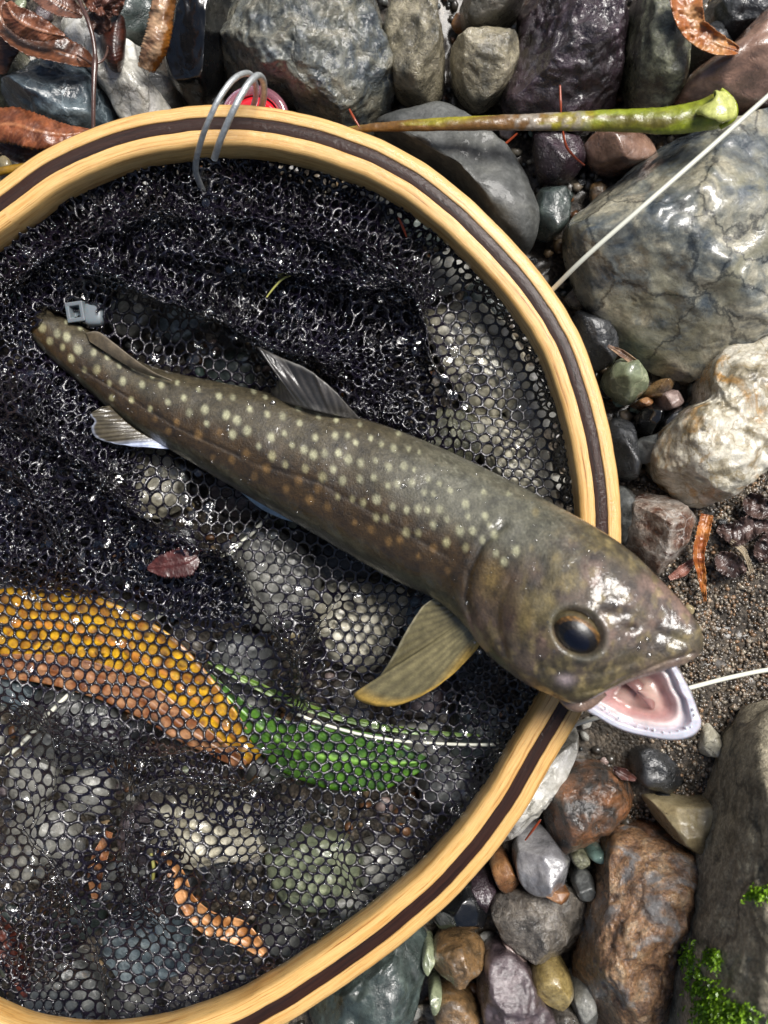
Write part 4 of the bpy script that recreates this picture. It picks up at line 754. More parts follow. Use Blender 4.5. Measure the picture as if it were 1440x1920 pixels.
def net_layer(pitch, rot, seed, cond, amp=1.0, zadd=0.0, hole=.40, zn=1.0):
    cx, cy = 380, 1100; R = 1150; ca, sa = math.cos(rot), math.sin(rot)
    ni = int(R / pitch) + 2
    I, J = np.meshgrid(np.arange(-ni, ni), np.arange(-int(ni * 1.2), int(ni * 1.2)), indexing='ij')
    u = (I + .5 * (J % 2)) * pitch; v = J * pitch * .866
    u = u.ravel(); v = v.ravel()
    X = cx + ca * u - sa * v; Y = cy + sa * u + ca * v
    keep = (X > -420) & (X < 1180) & (Y > 180) & (Y < 2040); X = X[keep]; Y = Y[keep]
    d = hoop_d(X, Y); keep = (d > 24); X = X[keep]; Y = Y[keep]; d = d[keep]
    keep = cond(X, Y, d); X = X[keep]; Y = Y[keep]
    n = 12; a = np.arange(n) * 2 * np.pi / n + math.pi / 6                 # hexagon corners at even k
    rb = np.where(np.arange(n) % 2 == 0, pitch / math.sqrt(3), pitch / 2)
    r = np.random.default_rng(seed); rh = pitch * hole
    loc = lambda rad: np.stack([rad * np.cos(a) * ca - rad * np.sin(a) * sa, rad * np.cos(a) * sa + rad * np.sin(a) * ca], -1)
    ringh = loc(np.full(n, rh)); ringb = loc(rb); ringm = (ringh * .52 + ringb * .48)
    m = len(X); c = np.stack([X, Y], 1)
    vh = c[:, None] + ringh[None] * r.uniform(.93, 1.06, (m, 1, 1)); vm = c[:, None] + ringm[None]; vb = c[:, None] + ringb[None]
    t = .00042
    allp = np.concatenate([vh.reshape(-1, 2), vm.reshape(-1, 2), vb.reshape(-1, 2), vb.reshape(-1, 2)])
    zt = np.concatenate([np.zeros(m * n), np.full(m * n, t * .8), np.full(m * n, t), np.full(m * n, -t * .8)])
    fb = m * n; k = np.arange(n); k2 = (k + 1) % n; base = (np.arange(m) * n)[:, None]
    q = lambda A, B: np.stack([A + base + k, A + base + k2, B + base + k2, B + base + k], -1).reshape(-1, 4)
    F = np.concatenate([q(0, fb), q(fb, 2 * fb), q(0, 3 * fb)[:, ::-1]])
    key = np.round(np.c_[allp * 10, zt * 1e6]).astype(np.int64)
    key = key[:, 0] * 4000037 + key[:, 1] * 1009 + key[:, 2]
    _, idx, inv = np.unique(key, return_index=True, return_inverse=True); allp = allp[idx]; zt = zt[idx]; F = inv.ravel()[F]
    x, y = allp[:, 0], allp[:, 1]
    b = bunch(x, y); e = 1 - sm(40, 95, hoop_d(x, y)); e = np.clip(e, 0, 1)
    A = (2.5 + 7 * b) * amp
    nx = n2(x, y, 150, 2, seed + 1) * 14 + A * n2(x, y, 52, 3, seed + 2) + (1.9 + 1.2 * b) * n2(x, y, 17, 2, seed + 3)
    ny = n2(x, y, 150, 2, seed + 4) * 14 + A * n2(x, y, 52, 3, seed + 5) + (1.9 + 1.2 * b) * n2(x, y, 17, 2, seed + 6)
    fx = x + nx * (1 - .7 * e); fy = y + ny * (1 - .7 * e)
    sx, sy, sz = fold_field(fx, fy, seed); lm = leafmask(fx, fy); fx = fx + sx * (1 - .8 * e); fy = fy + sy * (1 - .8 * e)
    d = hoop_d(fx, fy)
    z = .0042 + b * .0055 * (1 + n2(x, y, 60, 3, seed + 7)) + n2(x, y, 90, 3, seed + 8) * .0012 + np.abs(n2(x, y, 200, 2, seed + 9)) * .0025 + (.25 + b) * .0015 * zn * n2(x, y, 30, 2, seed + 12)
    z = z + sz; z = z * (1 - lm) + lm * (.0041 + .4 * sz + .0002 * n2(x, y, 60, 2, seed + 13))
    wall = 1 - sm(34, 92, d)
    z = z * (1 - wall) + wall * .0185 + wall * (1 - wall) * .006 * n2(x, y, 35, 2, seed + 10)
    fd, fz = fish_centre_d(fx, fy); press = (1 - sm(.75, 1.12, fd)) * (1 - (1 - sm(70, 105, fx)) * (1 - sm(610, 650, fy))); z = np.where(press > 0, np.minimum(z, z * (1 - press) + press * (fz - .001)), z)
    z = np.maximum(z, .0008) + zadd
    V = PA(fx, fy, z); V[:, 2] += zt * (1 + .25 * n2(x, y, 9, 1, seed + 11))
    # water films: a few cells
    cc = c[r.random(m) < (.10 + .30 * E(c[:, 0], c[:, 1], 130, 880, 260, 260))[:m]] if True else None
    return V, F, (fx, fy, z)
L = [net_layer(21.5, .12, 50, lambda x, y, d: d > 20),
     net_layer(18.0, .35, 80, lambda x, y, d: (bunch(x, y) > .42) | (d < 76), .55, .0030, .36, .35),
     net_layer(16.0, -.3, 110, lambda x, y, d: (bunch(x, y) > .62) | (d < 60), 1.0, -.0012, .34),
     net_layer(16.0, .9, 140, lambda x, y, d: (bunch(x, y) > .74), 1.0, -.0025, .34)]
VV = []; FF = []; o_ = 0
for V, F, _ in L: VV.append(V); FF.append(F + o_); o_ += len(V)
mesh('net_bag', np.vstack(VV), np.vstack(FF), M['net'], net)
# droplets and films caught in the net
V0, F0, (fx, fy, fz) = L[0]
sel = rng.choice(len(V0), 4200, replace=False); d1, f1 = ico(1)
allV = []; 
V1 = L[1][0]; sel1 = rng.choice(len(V1), 3600, replace=False)
cen = np.vstack([V0[sel], V1[sel1]]); cen[:, 2] += .0003
fdd, _z = fish_centre_d(*proj(cen)); cen = cen[fdd > 1.0]
s = rng.uniform(.00018, .0006, len(cen))
Vd = (cen[:, None] + d1[None] * s[:, None, None] * np.array([1, 1, .5])).reshape(-1, 3); Fd = (f1[None] + (np.arange(len(cen)) * len(d1))[:, None, None]).reshape(-1, 3)
mesh('water_droplets', Vd, Fd, M['drop']); tag(bpy.data.objects['water_droplets'], 'tiny water droplets clinging all over the black net', 'water drops', kind='stuff')
# films: discs placed on hole centres of layer 0
def films():
    m = 1400; x = rng.uniform(-40, 1060, m * 3); y = rng.uniform(320, 1950, m * 3)
    w = .25 + .75 * np.maximum(E(x, y, 130, 900, 260, 280), E(x, y, 80, 1620, 160, 120)); k = (rng.random(len(x)) < w * .7) & (hoop_d(x, y) > 60); x = x[k]; y = y[k]
    fd, _ = fish_centre_d(x, y); x = x[fd > 1.12]; y = y[fd > 1.12]
    j = [((fx - a) ** 2 + (fy - b_) ** 2).argmin() for a, b_ in zip(x, y)]; z = fz[j]
    c = PA(x, y, z); n = 10; a = np.arange(n) * 2 * np.pi / n; r = rng.uniform(.0011, .0019, len(x))
    nn = rng.normal(size=(len(x), 2)) * .22
    ring = np.stack([np.cos(a), np.sin(a)], -1)[None] * r[:, None, None]
    rz = -(ring * nn[:, None]).sum(-1)
    R = np.concatenate([c[:, None] + np.concatenate([ring, rz[..., None]], -1), (c + np.array([0, 0, .0003]))[:, None]], 1)
    V = R.reshape(-1, 3); b0 = (np.arange(len(x)) * (n + 1))[:, None]; k = np.arange(n)
    F = np.stack([b0 + k, b0 + (k + 1) % n, b0 + n + 0 * k], -1).reshape(-1, 3)
    mesh('water_films', V, F, M['film']); tag(bpy.data.objects['water_films'], 'thin shiny water films stretched across cells of the black net', 'water film', kind='stuff')
films()

# ------------------------------------------------------------------ the fish
SPZ = {1: [(160,220),(270,262),(345,290),(215,320),(310,365),(425,380),(540,400),(375,450),(470,530),(650,435),(735,503),(565,530),(840,522),(660,635),(760,617),(985,580),(905,643),(1052,650),(1170,630),(1325,680),(1220,745),(1100,775),(1375,828),(825,760),(965,825),(1258,853),(1390,935),(1030,485),(1130,532),(1225,530),(1320,575),(935,432),(340,175),(445,212),(680,745)],
 2: [(120,410),(228,422),(385,370),(470,418),(260,322),(160,297),(15,510),(177,552),(355,510),(258,590),(485,548),(600,562),(335,672),(225,700),(30,605),(512,718),(612,690),(727,612),(720,500),(872,565),(1002,592),(1180,625),(845,722),(995,708),(1088,706),(1148,760),(1260,725),(1340,770),(1430,800),(420,785),(672,780),(760,810),(832,853),(915,838),(1018,838),(1092,885),(1185,912),(1298,893),(1395,945),(520,860),(615,920),(770,955),(980,960),(900,1018),(1050,1045),(1178,1032),(1285,1020),(1390,1085),(1010,1165),(1120,1180),(1205,1210),(1305,1185),(1425,1240),(1300,1320),(1375,1330)],
 3: [(395,315),(360,462),(470,455),(545,480),(505,325),(585,350),(350,605),(420,590),(530,580),(620,650),(690,665),(735,585),(820,640),(1070,650),(650,550),(430,210),(390,770),(490,785),(575,775),(650,790),(740,780),(690,895),(795,855),(575,955),(890,940),(950,835),(1080,830),(985,940),(1055,1005),(1110,900),(1150,970),(790,1030),(930,1065),(485,950),(1160,1110),(1310,1090),(1220,1170),(930,740),(1250,660)]}
OR = {1: [(1165,930),(1325,1020),(1000,900),(1100,990)], 2: [(128,685),(325,845),(75,870),(220,890),(480,950),(385,1010),(720,1040),(625,1110),(805,1190),(935,1240),(860,1105),(1140,1360),(1265,1410)], 3: [(105,885),(230,955),(355,1025),(440,1010),(575,1130),(795,1240),(690,1070)]}
OG = {1: (40, 560), 2: (380, 640), 3: (640, 760)}
spots = [(OG[k][0] + a / 4, OG[k][1] + b / 4, 7.6, 0) for k in SPZ for a, b in SPZ[k]] + [(OG[k][0] + a / 4, OG[k][1] + b / 4, 8.6, 1) for k in OR for a, b in OR[k]]
hs = [(390,545,9),(460,760,9),(780,750,9),(880,810,10),(1110,930,10),(730,690,8),(500,650,15),(570,720,11),(300,700,10),(160,990,14),(740,520,9),(605,470,9),(240,225,9),(100,480,8),(210,470,7),(340,840,14),(240,1060,10),(900,640,8),(820,900,7),(700,800,8)]
spots += [(940 + a / 3.69, 900 + b / 3.69, r, 2) for a, b, r in hs]
fish = empty('fish', 'brown char fish with pale and orange spots and open mouth lying across the net', 'fish', (0, 0, 0))
NS, NA = len(FB), 200
phi = np.linspace(0, 2 * np.pi, NA, endpoint=False)
Uw = PA(FB[:, 0], FB[:, 1], FB[:, 4]); Lw = PA(FB[:, 2], FB[:, 3], FB[:, 4]); Cw = (Uw + Lw) / 2; Aw = (Uw - Lw) / 2
hw = np.linalg.norm(Aw, axis=1); dep = hw * FB[:, 5]
cp, sp = np.cos(phi), np.sin(phi)
V = Cw[:, None] + Aw[:, None] * (np.sign(cp) * np.abs(cp) ** .96)[None, :, None]
V[:, :, 2] += dep[:, None] * (np.sign(sp) * np.abs(sp) ** .96)[None]
V = V.reshape(-1, 3); top = np.tile(sp > -.25, NS); acr = np.tile((1 - cp) / 2, NS); stn = np.repeat(np.arange(NS) / (NS - 1) * 22, NA)
px, py = proj(V)
def seg_d(x, y, pts):
    pts = np.array(pts, float); best = np.full(len(x), 1e9); side = np.zeros(len(x))
    for (a, b), (c, d) in zip(pts[:-1], pts[1:]):
        L2 = (c - a) ** 2 + (d - b) ** 2; t = np.clip(((x - a) * (c - a) + (y - b) * (d - b)) / L2, 0, 1)
        ds = np.hypot(x - a - t * (c - a), y - b - t * (d - b)); m = ds < best; best = np.where(m, ds, best); side = np.where(m, np.sign((c - a) * (y - b) - (d - b) * (x - a)), side)
    return best, side
dz = np.zeros(len(V))
ex, ey = 1084., 1186.
er = np.hypot(.95 * ((px - ex) * math.cos(.67) + (py - ey) * math.sin(.67)), 1.2 * (-(px - ex) * math.sin(.67) + (py - ey) * math.cos(.67)))
tp = (V[:, 2] > np.repeat(FB[:, 4], NA) - .002)
dz += np.where(tp, -.0046 * (1 - sm(34, 53, er)) + .0006 * np.exp(-((er - 58) / 9) ** 2), 0)
gill, gs = seg_d(px, py, [(905,1212),(885,1170),(872,1120),(880,1070),(905,1020),(945,985)])
dz += np.where(tp, -.0009 * np.exp(-(gill / 6) ** 2) + .0005 * np.exp(-((gill - 18) / 14) ** 2), 0)
for pl, am, wd in (([(975,1215),(968,1165),(985,1120),(1020,1090)], .0004, 9), ([(1015,1265),(1000,1215),(1005,1165)], .0004, 8), ([(1010,1250),(1060,1265),(1120,1262),(1190,1240)], .0005, 8), ([(1130,1150),(1180,1150),(1240,1190),(1285,1205)], .0005, 10)):
    gd, _s = seg_d(px, py, pl); dz += np.where(tp, -am * np.exp(-(gd / wd) ** 2), 0)
g2, gs2 = seg_d(px, py, [(950,1230),(932,1180),(935,1130),(955,1090)]); dz += np.where(tp, -.0005 * np.exp(-(g2 / 6) ** 2), 0)
nos = np.hypot((px - 1186) / 13, (py - 1178) / 6); dz += np.where(tp, -.0012 * np.exp(-nos ** 2), 0)
lip, _ = seg_d(px, py, [(1085,1300),(1135,1290),(1195,1262),(1250,1240),(1300,1225)]); dz += np.where(tp, -.0006 * np.exp(-(lip / 4) ** 2), 0)
dz += np.where(tp, fbm(V / .016, 3, 5) * .0006 + fbm(V / .004, 2, 9) * .00012, 0)
lat, ls = seg_d(px, py, [(150,690),(330,800),(480,870),(600,905),(740,985),(850,1050)])
dz += -.00035 * np.exp(-(lat / 3) ** 2) * tp
V[:, 2] += dz
# colours
nz = fbm(V / .005, 4, 1)[:, None]; nb = fbm(V / .02, 3, 2)[:, None]
a = acr[:, None]; s_ = stn[:, None]
back = np.array(G('#443d2d')); flank = np.array(G('#35260f')); belly = np.array(G('#38372a')); head = np.array(G('#4a4032')); slime = np.array(G('#5c5b4e'))
c = back + (flank - back) * sm(.38, .6, a + nz * .05); c = c + (belly - c) * sm(.82, .93, a + nz * .03)
c = c + (slime - c) * (sm(9, 11.5, s_) * (1 - sm(13.5, 15, s_)) * (1 - sm(.35, .6, a)) * .75)
hd = sm(12.6, 14.5, s_ + (a - .5) * 1.5); c = c + (head - c) * hd
c = c + (np.array(G('#7c6258')) - c) * hd * sm(0, .6, nb) * .6
c = c + (np.array(G('#6d6238')) - c) * hd * sm(.0, .5, -nb + .15) * .45
c = c * (1 - .5 * np.exp(-(gill / 4.5) ** 2) * tp)[:, None]
c = c + (np.array(G('#86703c')) - c) * (np.exp(-((px - 925) / 22) ** 2 - ((py - 1090) / 34) ** 2) * .55 + np.exp(-((px - 985) / 16) ** 2 - ((py - 1165) / 22) ** 2) * .5)[:, None]
hb = fbm(V / .0075, 4, 41)[:, None]; hb2 = fbm(V / .004, 3, 43)[:, None]
c = c + (np.array(G('#2a2016')) - c) * hd * sm(.05, .55, hb) * .6
c = c + (np.array(G('#8a7a50')) - c) * hd * sm(.15, .5, -hb2) * .45
c = c * (1 - .35 * hd * sm(.1, .5, hb2 * hb + .1))
rim = sm(17, 21, s_) * sm(.5, .95, a); c = c + (np.array(G('#937c70')) - c) * rim * .8
gn = fbm(V / .0013, 3, 14)[:, None]; c = c * (1 + .45 * nz + .4 * gn)
c = c + (np.array(G('#3a2417')) - c) * (np.exp(-((px - 955) / 28) ** 2 - ((py - 1150) / 60) ** 2))[:, None] * .6
c = c + (np.array(G('#9a7a6c')) - c) * (np.exp(-(gill / 9) ** 2) * sm(1110, 1180, py) * hd[:, 0])[:, None] * .5
c = c + (np.array(G('#b9a8a8')) - c) * (np.exp(-((px - 1060) / 16) ** 2 - ((py - 1275) / 10) ** 2))[:, None] * .7
c = c + (np.array(G('#20180f')) - c) * np.exp(-(nos * .9) ** 2)[:, None] * .8
c = c + (np.array(G('#4a4838')) - c) * (np.exp(-((er - 52) / 9) ** 2))[:, None] * .6
c = c * (1 - .35 * np.exp(-(lat / 2.5) ** 2))[:, None]
# worm marks on the back near the head
wm = fbm(np.c_[px / 26, py / 18, 0 * px], 2, 21); c = c + (np.array(G('#8c8c7a')) - c) * (sm(9.5, 11, stn) * (1 - sm(14, 15.5, stn)) * np.exp(-((wm) / .05) ** 2) * (1 - sm(.25, .45, acr)))[:, None] * .35
tails = sm(1, 6, stn)
SC_ = [np.array(G('#b8b693')), np.array(G('#8a6a3c')), np.array(G('#85764a'))]
rs_ = np.random.default_rng(31)
seen = []
fade = (1 - .2 * sm(9, 12, stn) * (1 - sm(.2, .6, acr))) * (1 - .2 * sm(12, 13.8, stn))
for (sx, sy, r, k) in spots:
    if any(math.hypot(sx - q[0], sy - q[1]) < 8 for q in seen): continue
    seen.append((sx, sy)); m = np.where((np.abs(px - sx) < 24) & (np.abs(py - sy) < 24) & top)[0]
    if not len(m): continue
    va = acr[m].mean(); rr = r * rs_.uniform(.72, 1.22) * (.66 + .45 * math.sin(math.pi * min(max(va, .05), .95))) if k < 2 else r
    ds = np.hypot((px[m] - sx) * 1.15 + nz[m, 0] * 1.2, (py[m] - sy) * .92 + nz[m, 0] * 1.2) / rr
    st = {0: rs_.uniform(.55, .9), 1: rs_.uniform(.4, .75), 2: .55}[k] * (1 - sm(.4, 1.2, ds)) * fade[m] * (.85 + .3 * nz[m, 0]); col_ = SC_[k] * rs_.uniform(.8, 1.1)
    if k == 0 and va > .55: col_ = col_ * .6 + np.array(G('#a89a5c')) * .4
    c[m] = c[m] + (col_ - c[m]) * st[:, None]
Fq = grid(NS, NA, closev=True)
V = np.vstack([V, V[:NA].mean(0), V[-NA:].mean(0)]); c = np.vstack([c, c[0], c[-1]]); m0 = NS * NA
V[-1] += np.array([.0012, 0, 0])
Fl = [tuple(q) for q in Fq] + [(m0 - NA + k, m0 - NA + (k + 1) % NA, m0 + 1) for k in range(NA)] + [((k + 1) % NA, k, m0) for k in range(NA)]
mesh('body', V, Fl, M['skin'], fish, col=np.clip(c, 0, 1))
BV = V[:m0]; bpx, bpy_ = proj(BV); BT = tp
def surf(x, y):
    i = np.where(BT)[0]; j = i[((bpx[i] - x) ** 2 + (bpy_[i] - y) ** 2).argmin()]; return BV[j, 2]
# eye
def eye():
    zs = surf(1084 + 62, 1186 + 30); zs2 = surf(1030, 1150); z0 = (zs + zs2) / 2 - .0050
    R = 52 * S0 * (H - z0) / H; cc = P(ex, ey, z0)
    root = empty('eye', None, None); root.parent = fish; root.location = tuple(cc); root.name = 'eye'
    gx = Vector((-.26, -.30, 1)).normalized(); qd = Vector((0, 0, 1)).rotation_difference(gx)
    Rm = np.array(qd.to_matrix()); th = -.6
    def band(nm, a0, a1, cf, lift=0):
        al = np.radians(np.linspace(a0, a1, 14)); be = np.linspace(0, 2 * np.pi, 64, endpoint=False)
        A, B = np.meshgrid(al, be, indexing='ij')
        p = np.stack([np.sin(A) * np.cos(B), np.sin(A) * np.sin(B), np.cos(A)], -1).reshape(-1, 3) @ Rm.T
        c_, s_ = math.cos(th), math.sin(th); q = np.stack([(p[:, 0] * c_ + p[:, 1] * -s_ * -1) , (-p[:, 0] * s_ + p[:, 1] * c_), p[:, 2]], 1)
        p[:, 2] *= .72; p[:, 0] *= 1.0; e_ = p[:, 0] * .78 - p[:, 1] * .62; f_ = p[:, 0] * .62 + p[:, 1] * .78; z_ = p[:, 2]; e_ = e_ * 1.06; f_ = f_ * .80; p = np.stack([e_ * .78 + f_ * .62, -e_ * .62 + f_ * .78, z_], 1) * (R + lift)
        col = np.array([cf(x, y, z) for x, y, z in p / R]); mesh(nm, p, grid(14, 64, closev=True), M['eye'], root, col=col)
    dk = np.array(G('#090706')); gold = np.array(G('#7d5a2c')); og = np.array(G('#4b4736'))
    nzf = lambda x, y: .5 + .5 * math.sin(x * 23 + y * 31)
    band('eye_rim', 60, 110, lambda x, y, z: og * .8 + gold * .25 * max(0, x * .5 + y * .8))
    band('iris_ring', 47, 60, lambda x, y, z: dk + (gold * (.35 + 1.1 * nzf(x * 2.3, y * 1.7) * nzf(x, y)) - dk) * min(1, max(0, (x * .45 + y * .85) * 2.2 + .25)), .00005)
    band('iris', 27, 47, lambda x, y, z: dk * .9 + np.array(G('#241c12')) * .3 * nzf(x, y), .0001)
    band('pupil', .01, 27, lambda x, y, z: np.array([.0012, .002, .007]), .0002)
eye()
for o in list(fish.children):
    if o.name.startswith('eye') and o.type == 'EMPTY':
        for k in ('label', 'category'):
            if k in o: del o[k]
# maxilla (upper jaw bone) 
V_, F_, uv_ = tube_arrays([(1040,1268,.062),(1060,1288,.0635),(1088,1296,.0635),(1130,1290,.064),(1180,1271,.0645),(1230,1256,.065),(1278,1243,.065)], [3,8,9,8,7,6,4], 14, 60, .6)
pxx, pyy = proj(V_); cc = np.array(G('#8d7b72')) * (1 + .3 * fbm(V_ / .004, 3, 3))[:, None]
mesh('upper_lip', V_, F_, M['skin'], fish, col=np.clip(cc, 0, 1))
V_, F_, uv_ = tube_arrays([(1046,1262,.060),(1052,1290,.0585),(1064,1312,.056),(1085,1322,.055),(1108,1316,.0555),(1135,1300,.057)], [4,11,14,13,11,5], 14, 60, .7)
cc = np.array(G('#7c6454')) * (1 + .3 * fbm(V_ / .004, 3, 4))[:, None]; mesh('jaw_corner', V_, F_, M['skin'], fish, col=np.clip(cc, 0, 1))
# lower jaw: bowl with lip, tooth ridge, folds and floor
RIM = [(1085,1318),(1100,1333),(1124,1347),(1147,1361),(1176,1372),(1217,1382),(1259,1387),(1290,1383),(1309,1368),(1312,1346),(1304,1320),(1295,1300),(1285,1278),(1274,1258),(1255,1236),(1215,1225),(1160,1240),(1110,1275)]
Rp = catmull(RIM, 140, True); cen_ = np.array([1196., 1296.])
fr = [0.96, 1.015, 1.0, .965, .92, .88, .845, .80, .74, .68, .62, .54, .45, .35, .24, .12, .0]
zr = [-.008, -.0035, -.0008, .0, -.0004, .0003, -.0004, -.0022, -.0032, -.0022, -.0030, -.0055, -.0068, -.0072, -.0058, -.0050, -.0048]
cl = ['#857a76', '#9c9598', '#b0aeb8', '#bcbcc8', '#c2c2cc', '#c4c4ce', '#bcb8c4', '#b0aab6', '#c2b6ba', '#d2c6c4', '#c6a8a6', '#bc9290', '#b08680', '#b4948a', '#b89c90', '#ac8a80', '#a07c74']
Vj = []; Cj = []
for f, z, c_ in zip(fr, zr, cl):
    q = cen_ + (Rp - cen_) * f; zz = .0525 + z + .004 * sm(1150, 1310, Rp[:, 0]) * 1.0
    Vj.append(PA(q[:, 0], q[:, 1], zz)); Cj.append(np.tile(G(c_), (len(q), 1)))
Vj = np.vstack(Vj); Cj = np.vstack(Cj); Cj = Cj * (1 + .14 * fbm(Vj / .004, 4, 8))[:, None]
Vj = Vj + fbm(Vj / .006, 3, 3)[:, None] * .0004 * np.array([[.6, .6, 1]])
jaw = mesh('lower_jaw', Vj, grid(len(fr), len(Rp), closev=True)[:, ::-1], M['mouth'], fish, col=np.clip(Cj, 0, 1))
V_, F_, _u = tube_arrays([(1160,1262,.047),(1188,1280,.0490),(1208,1300,.0500),(1222,1318,.0495),(1226,1330,.047)], [9,11,11,9,5], 14, 40, .6)
mesh('tongue', V_, F_, M['mouth'], fish, col=np.tile(G('#96706a'), (len(V_), 1)) * (1 + .2 * fbm(V_ / .003, 3, 8))[:, None])
d2, f2 = ico(2)
tb = catmull([(1134,1328),(1163,1346),(1197,1361),(1228,1370),(1259,1371),(1283,1366),(1299,1352),(1298,1330)], 15)
for x, y in tb:
    zz = .0527 + .004 * float(sm(1150, 1310, x)); me_ = d2 * np.array([.0004, .0004, .001]) * rs_.uniform(.6, 1.25) + P(x + rs_.uniform(-3, 3), y + rs_.uniform(-2, 2), zz)
    mesh('tooth', me_, f2, M['mouth'], jaw, col=np.tile(G('#e4e6ee'), (len(me_), 1)))
# fins
def fin(name, base, marg, zb, zm, colf, rays=14, nr=26, ns=90, amp=.0004, bulge=.002, par=None):
    B = catmull(base, ns); Mg = catmull(marg, ns); r = np.linspace(0, 1, nr)[:, None, None]
    XY = B[None] * (1 - r) + Mg[None] * r; s = np.linspace(0, 1, ns)[None]
    zb = np.interp(s[0], np.linspace(0, 1, len(zb)), zb)[None]; zm = np.interp(s[0], np.linspace(0, 1, len(zm)), zm)[None]
    r1 = r[:, :, 0]; Z = zb * (1 - r1) + zm * r1 + np.sin(np.pi * r1) * bulge * np.sin(np.pi * s)
    ray = np.sin(s * rays * 2 * np.pi + r1 * .8) ; Z = Z + ray * amp * (.4 + r1)
    V = PA(XY[..., 0], XY[..., 1], Z).reshape(-1, 3)
    c = colf(s + 0 * r1, r1 + 0 * s, ray, XY).reshape(-1, 3) * (1 + .35 * fbm(V / .0025, 3, 6))[:, None]
    o = mesh(name, V, grid(nr, ns)[:, ::-1], M['fin'], par or fish, col=np.clip(c, 0, 1))
    md = o.modifiers.new('thickness', 'SOLIDIFY'); md.thickness = .0003
def mixc(a, b, t): return a + (b - a) * np.clip(t, 0, 1)[..., None]
A_ = lambda h: np.array(G(h))
def c_pec(s, r, ray, XY):
    c = np.zeros(s.shape + (3,)) + A_('#6a6248'); c = mixc(c, A_('#857c58'), .4 + .3 * ray)
    c = mixc(c, A_('#4c4432'), np.exp(-((s - .35) / .15) ** 2) * .5 * (1 - r))
    y = sm(.78, .97, s) + sm(.86, 1.0, r) * sm(.45, .6, s); c = mixc(c, A_('#c8a34c'), np.clip(y, 0, 1))
    return mixc(c, A_('#c4bc9c'), sm(.93, 1, r) * (1 - sm(.3, .5, s)) * .8)
fin('pectoral_fin', [(858,1126),(875,1148),(888,1172),(902,1200)], [(822,1118),(796,1134),(775,1162),(756,1194),(736,1232),(706,1275),(664,1303),(700,1322),(745,1322),(800,1299),(850,1262),(902,1207)], [.034,.040,.042,.040], [.036,.034,.030,.026,.025,.028,.034,.040], c_pec, 17, 30, 150, .00013, .003)
def c_dor(s, r, ray, XY):
    c = np.zeros(s.shape + (3,)) + A_('#343230'); c = mixc(c, A_('#504c48'), .4 + .35 * ray); c = mixc(c, A_('#201e1e'), sm(.4, .9, r) * (1 - sm(.5, .8, s)) * .8)
    return mixc(c, A_('#8d8a84'), sm(.9, 1, r) * sm(.35, .6, s) * .7 + (1 - sm(0, .2, r)) * .25)
fin('dorsal_fin', [(508,746),(545,758),(590,770),(635,780),(678,790)], [(508,740),(524,708),(516,676),(482,650),(530,672),(575,692),(620,726),(652,760),(679,789)], [.022,.030,.034,.032,.026], [.024,.034,.036,.034,.040,.036,.026], c_dor, 15, 26, 140, .00012, .002)
def c_anal(s, r, ray, XY):
    c = np.zeros(s.shape + (3,)) + A_('#3c352a'); c = mixc(c, A_('#514a38'), .4 + .3 * ray)
    return mixc(c, A_('#b8c2da'), sm(.72, .86, s) + sm(.9, 1, r) * .5 * (s > .15))
fin('anal_fin', [(205,762),(235,790),(270,815),(325,842)], [(192,762),(170,776),(178,790),(172,802),(178,818),(200,828),(245,836),(325,843)], [.016,.018,.018,.017], [.019,.019,.019,.019,.018], c_anal, 12, 24, 90, .0001, .0008)
def c_adi(s, r, ray, XY):
    c = np.zeros(s.shape + (3,)) + A_('#5a5040'); return mixc(c, A_('#8c8272'), sm(.82, 1, r) * .7)
fin('adipose_fin', [(168,640),(200,662),(240,687),(285,706),(320,714)], [(160,624),(184,622),(214,643),(248,670),(287,697),(322,714)], [.016,.018,.020,.022,.024], [.012,.018,.020,.024,.025], c_adi, 2, 18, 60, .0001, .001)
fin('pelvic_fin', [(452,918),(490,938),(530,958),(575,978)], [(450,920),(488,952),(530,972),(582,986)], [.018,.018,.018,.018], [.017,.017,.017,.017], lambda s, r, ray, XY: np.zeros(s.shape + (3,)) + A_('#9fb0b8') * .9, 4, 12, 60, .0001, .0003)
# water beads on the fish
bd = []
for x, y, r_ in [(1213,1199,7.5),(1200,1206,6),(1197,1214,6),(1217,1228,8),(1155,1135,8),(1146,1130,5),(512,756,10),(543,754,6),(570,758,9),(428,799,5),(427,806,6),(756,911,8),(818,934,5),(876,1130,6),(1103,1158,9),(1112,1170,6),(1028,1166,4),(900,1222,7),(890,1205,5)]:
    z = surf(x, y); k = S0 * (H - z) / H; bd.append((P(x, y, z + .0002), r_ * k * .62))
rb_ = np.random.default_rng(5)
for _ in range(260):
    st = rb_.uniform(2, 16); v = rb_.uniform(.05, .95); i = int(st / 22 * (NS - 1)); x = FB[i, 0] * (1 - v) + FB[i, 2] * v; y = FB[i, 1] * (1 - v) + FB[i, 3] * v
    z = surf(x, y); bd.append((P(x, y, z), rb_.uniform(.00012, .0004)))
d2, f2 = ico(2); Vb = np.vstack([d2 * r_ * np.array([1, 1, .6]) + c_ for c_, r_ in bd]); Fb = np.vstack([f2 + i * len(d2) for i in range(len(bd))])
tag(mesh('water_beads', Vb, Fb, M['drop']), 'small round water beads sitting on the fish skin', 'water drops', kind='stuff')

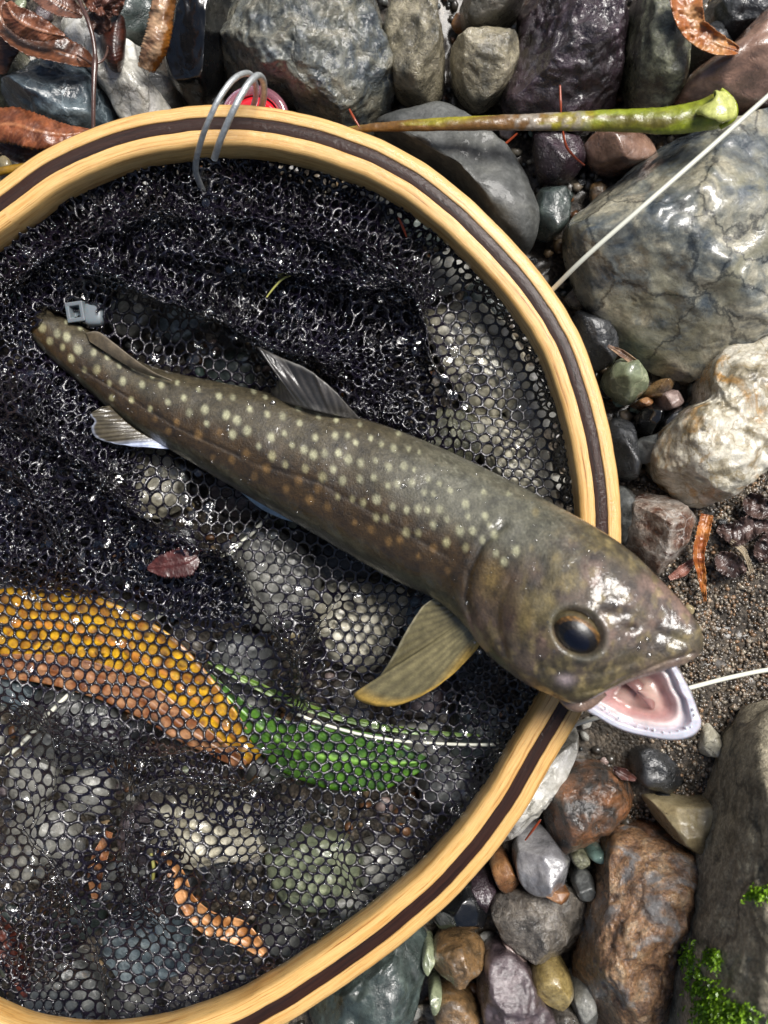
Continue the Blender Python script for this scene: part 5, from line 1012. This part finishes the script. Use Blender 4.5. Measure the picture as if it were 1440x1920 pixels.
# ------------------------------------------------------------------ moss on the boulder
def moss():
    b = [o for o in bpy.data.objects if o.name.startswith('boulder')][0]; me = b.data
    co = np.zeros(len(me.vertices) * 3, np.float32); me.vertices.foreach_get('co', co); co = co.reshape(-1, 3) + np.array(b.location)
    x, y = proj(co); up = co[:, 2] > .02
    r = np.random.default_rng(77); Vm = []; Fm = []; Cm = []; k = 0
    for (cx, cy, sx, sy, n) in ((1330,1880,30,40,330),(1300,1830,12,30,120),(1290,1790,12,22,110),(1335,1795,14,14,90),(1425,1675,26,10,90),(1360,1905,50,25,300)):
        for _ in range(n):
            px_, py_ = r.normal(cx, sx * .5), r.normal(cy, sy * .5); d = (x - px_) ** 2 + (y - py_) ** 2 + (~up) * 1e6; j = d.argmin()
            if d[j] > 60: continue
            base = co[j]; h = r.uniform(.0015, .0045); dr = np.array([r.normal(0, .5), r.normal(0, .5), 1]); dr /= np.linalg.norm(dr)
            for q in range(6):
                t = q / 6; cpt = base + dr * h * t; an = r.uniform(0, 6.28); w = .0007; l = .0013
                u = np.array([math.cos(an), math.sin(an), .5]); s = np.array([-math.sin(an), math.cos(an), 0])
                Vm += [cpt, cpt + u * l * .5 + s * w * .5, cpt + u * l, cpt + u * l * .5 - s * w * .5]; Fm.append((k, k + 1, k + 2, k + 3)); k += 4
                cc = np.array(G('#86b02c')) * r.uniform(.4, 1.4); Cm += [cc] * 4
    tag(mesh('moss', np.array(Vm), np.array(Fm), M['leafc'], col=np.array(Cm), smooth=False), 'bright green moss tufts growing on the tall boulder', 'moss', kind='stuff')
moss()

# ------------------------------------------------------------------ tell same-labelled stones apart by size
_by = {}
for o in COL.objects:
    if o.parent is None and o.get('category') in ('pebble', 'stone'): _by.setdefault(o['label'], []).append(o)
for lb, os_ in _by.items():
    if len(os_) < 2: continue
    os_.sort(key=lambda o: -(o.dimensions.x * o.dimensions.y))
    w = {2: ['larger', 'smaller'], 3: ['largest', 'middle-sized', 'smallest'], 4: ['largest', 'second largest', 'third largest', 'smallest']}.get(len(os_))
    if w:
        for o, q in zip(os_, w): o['label'] = q + ' ' + lb.replace('small ', '', 1)
